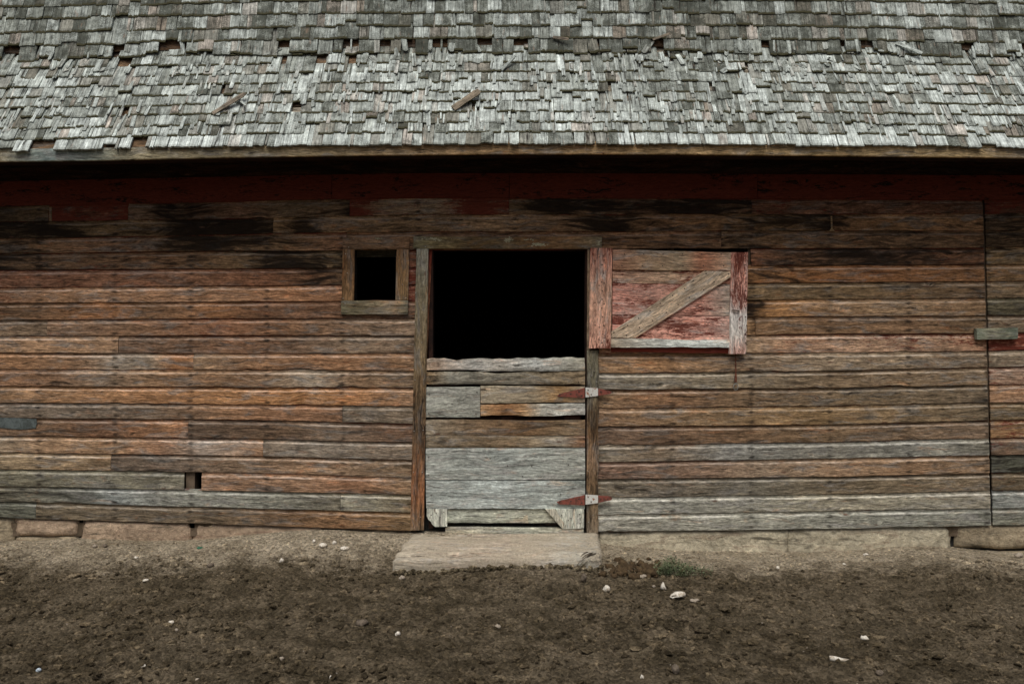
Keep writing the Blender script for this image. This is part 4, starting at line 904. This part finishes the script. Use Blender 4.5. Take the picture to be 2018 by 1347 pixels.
# ------------------------------------------------------------------ small fittings on the wall
board([(1926, 669), (2006, 667), (2006.5, 645), (1924.5, 647)], -.066, .038, [(0, 118, 122, 104, .2), (.4, 132, 126, 104, .1), (.7, 104, 106, 88, .3), (1, 112, 118, 102, .1)], nv=4, relief=.003).build('latch_block', M_TRIM, barn)
prism([(-60, 822.5), (-20, 821.5), (30, 823), (71, 825), (72.5, 832), (70, 843), (40, 846), (0, 842.5), (-60, 840)], -.0275, .004, (100, 120, 120)).build('metal_patch', M_TIN, barn)
for (a, r) in ((99, 0),): prism([(a-2.2, bnd(0, 99)+3), (a+2.5, bnd(0, 99)+3), (a+2.5, bnd(1, 99)-1), (a-2.2, bnd(1, 99)-1)], -.030, .006, (120, 100, 76)).build('joint_strip', M_TRIM, wall)
prism([(1637, bnd(1, 1640)+4), (1640, bnd(1, 1640)+3), (1641, bnd(2, 1640)-4), (1645, bnd(2, 1640)), (1634, bnd(2, 1640)+1), (1638, bnd(2, 1640)-5)], -.0295, .006, (126, 106, 78)).build('joint_strip', M_TRIM, wall)

# ------------------------------------------------------------------ step
def step():
    yb, yfz = -.055, -.66; nu, nv = 60, 22; zt0 = Z(1050, -.06)
    V = []; G = []; T = []; Wr = []
    for j in range(nv+1):
        fj = j/nv; y = yb+(yfz-yb)*min(1, fj/.8)
        for i in range(nu+1):
            fi = i/nu
            xl = X(807)+(X(783, -.6)-X(807))*min(1, fj/.8)+.035*float(fbm(fj*5, 1, 3, 5)); xr = X(1176)+(X(1184, -.62)-X(1176))*min(1, fj/.8)+.024*float(fbm(fj*5, 9, 3, 5))
            x = xl+(xr-xl)*fi
            if fj <= .8:
                z = zt0-.008*(fj/.8)-.018*max(0, (fj/.8)-.82)/.18*(.4+.9*float(vn(x*3, 1, 3)+.5))
            else:
                z = zt0-.026-(fj-.8)/.2*.13; y = yfz-.012*float(fbm(x*4, fj*9, 3, 14))-.012*math.sin((fj-.8)/.2*1.7)
            z += .013*float(fbm(x*1.6, fj*14, 4, 22))-.010*max(0, float(fbm(x*.8, fj*26, 2, 29))-.12)*6
            if fj > .62: z -= .05*max(0, float(fbm(x*2.6, 3.3, 3, 44))-.12)*(fj-.62)/.38
            ex = min(fi, 1-fi)*nu
            if ex < 1: z -= .012
            V.append((x, y, z)); G.append((x+3, (y if fj <= .8 else yfz-(zt0-z))+7, 6.1))
            t_ = interp(fi, [(0, 162, 150, 132), (.3, 165, 150, 132), (.6, 160, 144, 126), (.9, 172, 166, 152), (1, 150, 140, 124)])
            T.append(lin(t_, K)); Wr.append((.12+(.35 if fi > .88 and fj > .55 else 0), 0, .5, .5))
    Fc = [(j*(nu+1)+i, (j+1)*(nu+1)+i, (j+1)*(nu+1)+i+1, j*(nu+1)+i+1) for j in range(nv) for i in range(nu)]
    loop = [i for i in range(nu+1)]+[j*(nu+1)+nu for j in range(1, nv+1)]+[nv*(nu+1)+i for i in range(nu-1, -1, -1)]+[j*(nu+1) for j in range(nv-1, 0, -1)]
    n0 = len(V); m = len(loop)
    for i in loop: V.append((V[i][0], V[i][1], -.12)); G.append((G[i][0], G[i][1]+.1, 6.1)); T.append(T[i]); Wr.append(Wr[i])
    for q_ in range(m): a, b = loop[q_], loop[(q_+1) % m]; Fc.append((a, b, n0+(q_+1) % m, n0+q_))
    mb = MB(); mb.add(V, Fc, G, T, Wr)
    return mb.build('doorstep', M_STEP, None, loc=(X(990), -.35, 0), smooth=True)
stp = step(); tag(stp, 'thick worn timber plank serving as doorstep, half sunk in the dust', 'step')

sp_ = MB()
for (ax, az_, L_, o_) in ((1178, 212, .20, 0), (1170, 218, .17, .012), (1176, 205, .15, -.01), (1160, 222, .13, .02), (1180, 196, .18, .004)):
    x0_, y0_, z0_ = X(ax, -.6), -.60+o_, Z(1090, -.62)-.01+o_*.3; a_ = math.radians(az_); n_ = 6; Vs = []
    for i in range(n_+1):
        f_ = i/n_; w_ = .0045*(1-f_*.8); xx = x0_+math.cos(a_)*L_*f_; yy = y0_+math.sin(a_)*L_*f_*.8-.02*f_; zz = z0_-.075*f_*f_+.012*math.sin(f_*3)
        Vs += [(xx, yy-w_, zz), (xx, yy+w_, zz), (xx, yy, zz+w_*1.5)]
    sp_.add(Vs, [(i*3+j, i*3+(j+1) % 3, i*3+3+(j+1) % 3, i*3+3+j) for i in range(n_) for j in range(3)]+[(0, 1, 2), (n_*3+2, n_*3+1, n_*3)], [(v_[0]*3, v_[1], 1) for v_ in Vs], (.07, .055, .042), (0, 0, .5, .5))
o = sp_.build('splinters', M_TRIM, stp, loc=tuple(stp.location)); o.location = (0, 0, 0); tag(o, kind='stuff')
# ------------------------------------------------------------------ stones, bones, clods
def ico(sub):
    bm = bmesh.new(); bmesh.ops.create_icosphere(bm, subdivisions=sub, radius=1)
    v = np.array([p.co[:] for p in bm.verts]); f = [[q_.index for q_ in fa.verts] for fa in bm.faces]; bm.free(); return v, f
I1, I2, I3 = ico(1), ico(2), ico(3)
NB = {len(v): [fbm(v[:, 0]*1.3+v[:, 2]*.9+q*7.7, v[:, 1]*1.3-v[:, 2]*1.1+q*.37, 3, q) for q in range(60)] for v, f in (I1, I2, I3)}
def lump(mb, pos, size, base=I2, amp=.35, rotz=None, tint=(.2, .2, .2), seed=None):
    v, f = base; seed = random.randint(0, 9999) if seed is None else seed
    n = NB[len(v)][seed % 60]
    p = v*(1+amp*2*n[:, None]); p = p*np.array(size)
    a = random.uniform(0, 6.28) if rotz is None else rotz; ca, sa = math.cos(a), math.sin(a)
    p = np.stack([p[:, 0]*ca-p[:, 1]*sa, p[:, 0]*sa+p[:, 1]*ca, p[:, 2]], -1)+np.array(pos)
    mb.add([tuple(q_) for q_ in p], f, [(0, 0, 0)]*len(p), tint, (0, 0, 0, 0))
def stone(px, py, wpx, hpx, mat, label, name='stone', cat='stone', amp=.3, rotz=0., sub=None, group=None):
    x, y, z = gpoint(px, py+hpx*.35); d_ = y+DIST; w = wpx*d_/F/2; h_ = hpx*d_/F/2
    mb = MB(); lump(mb, (0, 0, h_*.7), (w, max(w*.7, h_), h_), sub or I3, amp, rotz)
    o = mb.build(name, mat, None, smooth=True); o.location = (x, y, z); return tag(o, label, cat, group)
stone(1195, 1160, 14, 13, M_BONE, 'round white stone on the dark earth in front of the doorstep end')
stone(715, 1226, 22, 14, M_GREY, 'dusty grey stone left of centre on the bare dirt')
stone(784, 1248, 9, 9, M_BONE, 'small white chip on the dirt below the left end of the doorstep')
stone(980, 1235, 13, 11, M_ROCK, 'small pale stone on the dirt below the middle of the doorstep')
stone(555, 1297, 9, 8, M_ROCK, 'small pinkish white pebble near the bottom left of the yard')
stone(287, 1144, 12, 6, M_BONE, 'short white stick-like chip on the dark dirt at left', amp=.15, rotz=.5)
stone(338, 1225, 13, 6, M_BONE, 'flat white flake on the dark dirt in the left foreground')
stone(348, 1241, 8, 7, M_ROCK, 'small square pinkish pebble just below the flat white flake')
stone(187, 1076, 9, 8, M_ROCK, 'pale pebble beside the left foundation block', )
stone(207, 1075, 9, 7, M_GREY, 'grey pebble just right of the pale one by the left foundation block')
stone(268, 1098, 7, 5, M_BONE, 'tiny white pebble on the pale dust at left')
stone(555, 1104, 9, 8, M_BONE, 'white pebble on the dusty strip left of the doorstep')
stone(619, 1066, 6, 7, M_BONE, 'leftmost of the white chips gathered by the wall left of the doorstep')
stone(637, 1074, 16, 9, M_BONE, 'largest white chip by the wall left of the doorstep')
stone(659, 1069, 8, 8, M_BONE, 'round white chip by the wall nearest the doorstep')
stone(679, 1080, 15, 7, M_BONE, 'flat broad white chip in the dust nearest the doorstep')
stone(792, 1138, 11, 8, M_ROCK, 'pale pebble just below the left corner of the doorstep')
stone(415, 1113, 14, 9, M_GREY, 'flat dusty stone on the pale strip at left')
stone(280, 1311, 12, 6, M_BONE, 'small white flake near the bottom edge at left')
stone(390, 1338, 10, 6, M_ROCK, 'pale stone cut by the bottom edge at left')
stone(651, 1334, 5, 8, M_BONE, 'narrow upright white chip at the bottom edge')
stone(1265, 1333, 7, 8, M_BONE, 'small white pebble near the bottom edge right of centre')
stone(1331, 1318, 15, 20, M_GREY, 'upright dusty grey stone near the bottom right of centre')
stone(1484, 1267, 6, 7, M_GREY, 'small grey pebble right of centre in the foreground')
stone(1733, 1325, 14, 11, M_GREY, 'brown-grey stone in the lower right foreground')
stone(1707, 1092, 10, 5, M_BONE, 'small white chip on the dust below the right foundation', rotz=-.3)
stone(1663, 1111, 7, 4, M_BONE, 'tiny white flake on the dust at right, lower than the chip by the wall')
stone(1533, 1118, 6, 6, M_BONE, 'tiny white pebble right of the green weed')
stone(2007, 1094, 14, 11, M_ROCK, 'pale rounded stone at the right edge below the foundation block')
stone(1150, 1139, 12, 17, M_GREY, 'tan clod-like stone against the doorstep front at its right end')
stone(1268, 1135, 14, 8, M_ROCK, 'flat tan stone below the dark dung beside the weed')
stone(1289, 1165-10, 7, 6, M_ROCK, 'tiny pinkish pebble between the round white stone and the bone chips')
stone(1370, 1182, 17, 7, M_ROCK, 'flat oblong cream stone just right of the bone fragment', rotz=-.1)
stone(77, 1319, 10, 7, M_SCRAP, 'pale blue-white scrap on the dark dirt at bottom left', 'scrap', 'scrap', amp=.4)
stone(393, 1079, 11, 4, rough_mat('green_scrap', (.05, .16, .10), (.04, .09, .06), 30), 'small green scrap on the dusty strip at left', 'scrap', 'scrap', amp=.4)
stone(950, 1104-48, 10, 7, M_ROCK, 'small pale crumb of dried mud on the doorstep top', 'mud_crumb', 'crumb').location = (X(925, -.15), -.15, Z(1050, -.06)-.004)
# bones: curved shells with hollows
def bone_jaw():
    x, y, z = gpoint(1335, 1178); d_ = y+DIST; u = d_/F
    v, f = I3; p = v.copy()
    sx, sy2, sz = 16*u, 11*u, 8.5*u
    p = p*np.array((sx, sy2, sz))
    t = v[:, 0]
    p[:, 2] += np.where(t > .3, 2.5*u*(t-.3), 0)               # raised right end
    p[:, 2] *= np.where(t < -.1, 1-.55*(-t-.1), 1)             # tapering snout end at left
    p[:, 2] = np.where((v[:, 2] < 0) & (np.abs(t) < .55), p[:, 2]*.45+1.2*u, p[:, 2])   # arch underneath
    dd = ((v[:, 0]+.58)/.30)**2+((v[:, 2]-.05)/.42)**2
    p[:, 1] += np.where((v[:, 1] < 0), 13*u*np.exp(-dd*2.2), 0)   # eye-like hollow
    p += .0035*np.stack([fbm(v[:, 0]*3+9, v[:, 1]*3+v[:, 2]*2, 2, k_) for k_ in (1, 2, 3)], -1)*2
    mb = MB(); mb.add([tuple(q_) for q_ in p], f, [(0, 0, 0)]*len(p), (.5, .5, .5), (0, 0, 0, 0))
    o = mb.build('bone', M_BONE, None, smooth=True); o.location = (x, y, z+6.5*u); o.rotation_euler = (0, math.radians(-4), .15)
    return tag(o, 'largest bleached bone fragment with a round hollow, on the dark earth below the weed', 'bone')
bone_jaw()
def bone_chunk(px, py, pts, label, th=.02):
    x, y, z = gpoint(px, py); u = (y+DIST)/F; n = len(pts); V = []
    for sc_, yy in ((.72, -th*.75), (1, -th*.3), (1, th*.3), (.7, th*.8)):
        for a, b in pts: V.append((a*sc_*u, yy, b*sc_*u+.004))
    Fc = [tuple(range(n)), tuple(3*n+i for i in range(n))[::-1]]
    for r_ in range(3):
        for i in range(n): Fc.append((r_*n+(i+1) % n, r_*n+i, (r_+1)*n+i, (r_+1)*n+(i+1) % n))
    mb = MB(); mb.add(V, Fc, [(0, 0, 0)]*len(V), (.5, .5, .5), (0, 0, 0, 0)); o = mb.build('bone', M_BONE, None, smooth=True); o.location = (x, y, z); return tag(o, label, 'bone')
bone_chunk(1307, 1160, [(-6, 0), (3, -2), (6, -3), (6, 1), (3, 6), (1, 12), (-1, 12), (-4, 7)], 'small upright knobbly bone chip between the weed and the large bone fragment')
bone_chunk(1655, 1300, [(-20, -2), (-5, -3), (20, -3), (22, 0), (6, 2), (-8, 6), (-20, 7)], 'long tapering white bone sliver in the lower right foreground', .014)
bone_chunk(1705, 1259, [(-10, 0), (-4, -2), (9, -2), (11, 2), (5, 2), (2, 6), (-4, 5), (-7, 6)], 'jagged white bone piece up and right of the long sliver', .016)

lc = MB(); rl = random.Random(9)
for (cx_, cy_, sx_, sy_, nn_) in ((855, 471, 18, 2.2, 60), (1001, 473, 6, 4, 50), (1062, 482, 13, 2.6, 70), (1040, 472, 12, 1.2, 16), (745, 469.5, 8, 1, 10), (1180, 480, 3, 6, 10)):
    for _ in range(nn_):
        a_ = X(cx_+rl.gauss(0, sx_*.55), -.054); b_ = Z(cy_+rl.gauss(0, sy_*.6), -.054); s_ = rl.uniform(.0015, .006)
        lump(lc, (a_, -.0545, b_), (s_*1.5, .0016, s_), I1, .4, 0)
o = lc.build('lichen', rough_mat('pale_lichen', (.42, .40, .28), (.28, .27, .18), 60), df); tag(o, kind='stuff')
# clods, gravel, straw: uncountable
cl = MB(); RR = random.Random(5)
def scatter(mb, n, y0, y1, smin, smax, flat, basei=I1, zoff=.2, power=2.2):
    for _ in range(n):
        y = RR.uniform(y0, y1); hw = (DIST+y)*1150/F; x = RR.uniform(-hw, hw)
        if -.655 < y and X(775, y) < x < X(1190, y): continue
        s_ = smin+(smax-smin)*RR.random()**power
        if fbm(x*3, y*4, 2, 70) < -.12: s_ *= .5
        z = gz(x, y); q_ = RR.choice((.5, .7, .85, 1., 1.15, 1.45)); lump(mb, (x, y, z+s_*flat*zoff), (s_, s_*RR.uniform(.6, 1), s_*flat), basei, .45, tint=(q_, q_*.98, q_*.94))
scatter(cl, 11000, -2.75, -.42, .004, .024, .6)
scatter(cl, 800, -2.75, -.5, .012, .045, .28)
scatter(cl, 2600, -.6, -.03, .003, .013, .6)
for _ in range(420):
    x = RR.uniform(X(778, -.66), X(1188, -.66)); y = -.67-.05*RR.random()**1.5; s_ = .005+.02*RR.random()**2; q_ = RR.choice((.6, .8, 1.1, 1.5)); lump(cl, (x, y, gz(x, y)+.022*RR.random()), (s_, s_*.8, s_*.7), I1, .4, tint=(q_, q_, q_*.95))
o = cl.build('dirt_clods', M_CLOD); tag(o, 'crumbly dirt clods scattered over the yard', 'clods', kind='stuff')
gv = MB(); scatter(gv, 420, -2.75, -.45, .002, .007, .6); scatter(gv, 330, -.6, -.04, .002, .007, .6)
o = gv.build('gravel', M_ROCK); tag(o, 'pale grit and pebbles strewn over the dirt', 'gravel', kind='stuff')
dg = MB()
for i in range(90):
    px = RR.gauss(1232, 32); py = RR.gauss(1125, 9)
    if not (1186 < px < 1300 and 1098 < py < 1142): continue
    x, y, z = gpoint(px, py); s_ = RR.uniform(.012, .034); lump(dg, (x, y, z+s_*.35), (s_, s_*.8, s_*.7), I2, .4)
x, y, z = gpoint(1282, 1134); lump(dg, (x, y, z+.02), (.045, .035, .032), I2, .2); x, y, z = gpoint(1345, 1131); lump(dg, (x, y, z+.02), (.022, .02, .026), I2, .25)
o = dg.build('dung', M_DUNG, smooth=True); tag(o, 'heap of dark brown crumbled dung beside the doorstep end and the weed', 'dung', kind='stuff')
sw = MB()
def blade(mb, x, y, z, L, az, el, w=.0012, bend=.3):
    n = 4; V = []; 
    dx, dy, dz = math.cos(az)*math.cos(el), math.sin(az)*math.cos(el), math.sin(el)
    sx_, sy_2 = -math.sin(az), math.cos(az)
    for i in range(n+1):
        f = i/n; a = L*f; zz = z+dz*a-bend*L*f*f*.5
        V += [(x+dx*a-sx_*w, y+dy*a-sy_2*w, zz), (x+dx*a+sx_*w, y+dy*a+sy_2*w, zz+w)]
    mb.add(V, [(i*2, i*2+2, i*2+3, i*2+1) for i in range(n)], [(0, 0, 0)]*len(V), (.2, .2, .2), (0, 0, 0, 0))
for i in range(520):
    y = RR.uniform(-2.5, -.03) if i < 220 else RR.uniform(-.25, -.03); hw = (DIST+y)*1050/F; x = RR.uniform(-hw, hw)
    if -.7 < y and X(775, y) < x < X(1190, y): continue
    blade(sw, x, y, gz(x, y)+.004, RR.uniform(.02, .07), RR.uniform(0, 6.28), RR.uniform(-.05, .35), .0009)
for cxp, cyp, nn in ((60, 1022, 10), (250, 1028, 12), (420, 1036, 12), (1290, 1048, 12), (1660, 1043, 12), (1760, 1041, 10), (1900, 1038, 12), (690, 1046, 26), (740, 1050, 18), (780, 1050, 14), (1345, 1049, 14), (1395, 1052, 22), (1570, 1046, 16), (1225, 1050, 10), (560, 1046, 8), (1500, 1046, 10)):
    for _ in range(nn):
        x = X(cxp+RR.gauss(0, 14)); y = -.035-RR.random()*.03; blade(sw, x, y, Z(cyp+RR.uniform(-3, 4)), RR.uniform(.02, .06), RR.uniform(0, 6.28), RR.uniform(-.6, .5), .0008)
for _ in range(12):
    px = 1150+RR.gauss(0, 6); py = 1108; x, y = X(px, -.64), -.64
    blade(sw, X(1168, -.6)+RR.gauss(0, .01), -.62, Z(1095, -.6)+RR.gauss(0, .006), RR.uniform(.12, .2), math.radians(215)+RR.gauss(0, .12), -.35, .003, .2)
o = sw.build('straw', M_STRAW); tag(o, 'dry straw bits and dead grass along the wall base', 'straw', kind='stuff')
# low weed
wd = MB()
for i in range(1500):
    px = 1338+RR.gauss(0, 30) if i % 3 else 1320+RR.gauss(0, 14); wfun = max(0, 1-((px-1338)/66)**2)
    if wfun <= 0: continue
    x, y, z = gpoint(px, 1128+RR.uniform(-8, 10)); hh = .075*wfun*(1.25 if px < 1335 else .8)*RR.random()
    az = RR.uniform(0, 6.28); L = RR.uniform(.008, .02); w = L*.3; el = RR.uniform(-.3, 1.0)
    dx, dy, dz = math.cos(az)*math.cos(el), math.sin(az)*math.cos(el), math.sin(el); px_, py_ = -math.sin(az)*w, math.cos(az)*w
    zb = z+hh
    V = [(x, y, zb), (x+dx*L*.5-px_, y+dy*L*.5-py_, zb+dz*L*.5+.002), (x+dx*L, y+dy*L, zb+dz*L), (x+dx*L*.5+px_, y+dy*L*.5+py_, zb+dz*L*.5+.002)]
    wd.add(V, [(0, 1, 2, 3)], [(0, 0, 0)]*4, (.1, .1, .1), (0, 0, 0, 0))
weed = wd.build('weed', M_LEAF); tag(weed, 'low grey-green weed growing at the edge of the pale dust right of the doorstep', 'weed')
ws = MB()
for _ in range(70):
    px = 1338+RR.gauss(0, 26); x, y, z = gpoint(px, 1130+RR.uniform(-5, 6)); blade(ws, x, y, z, RR.uniform(.03, .07), RR.uniform(0, 6.28), RR.uniform(.3, 1.3), .001, .2)
ws.build('stem', M_LEAF, weed)
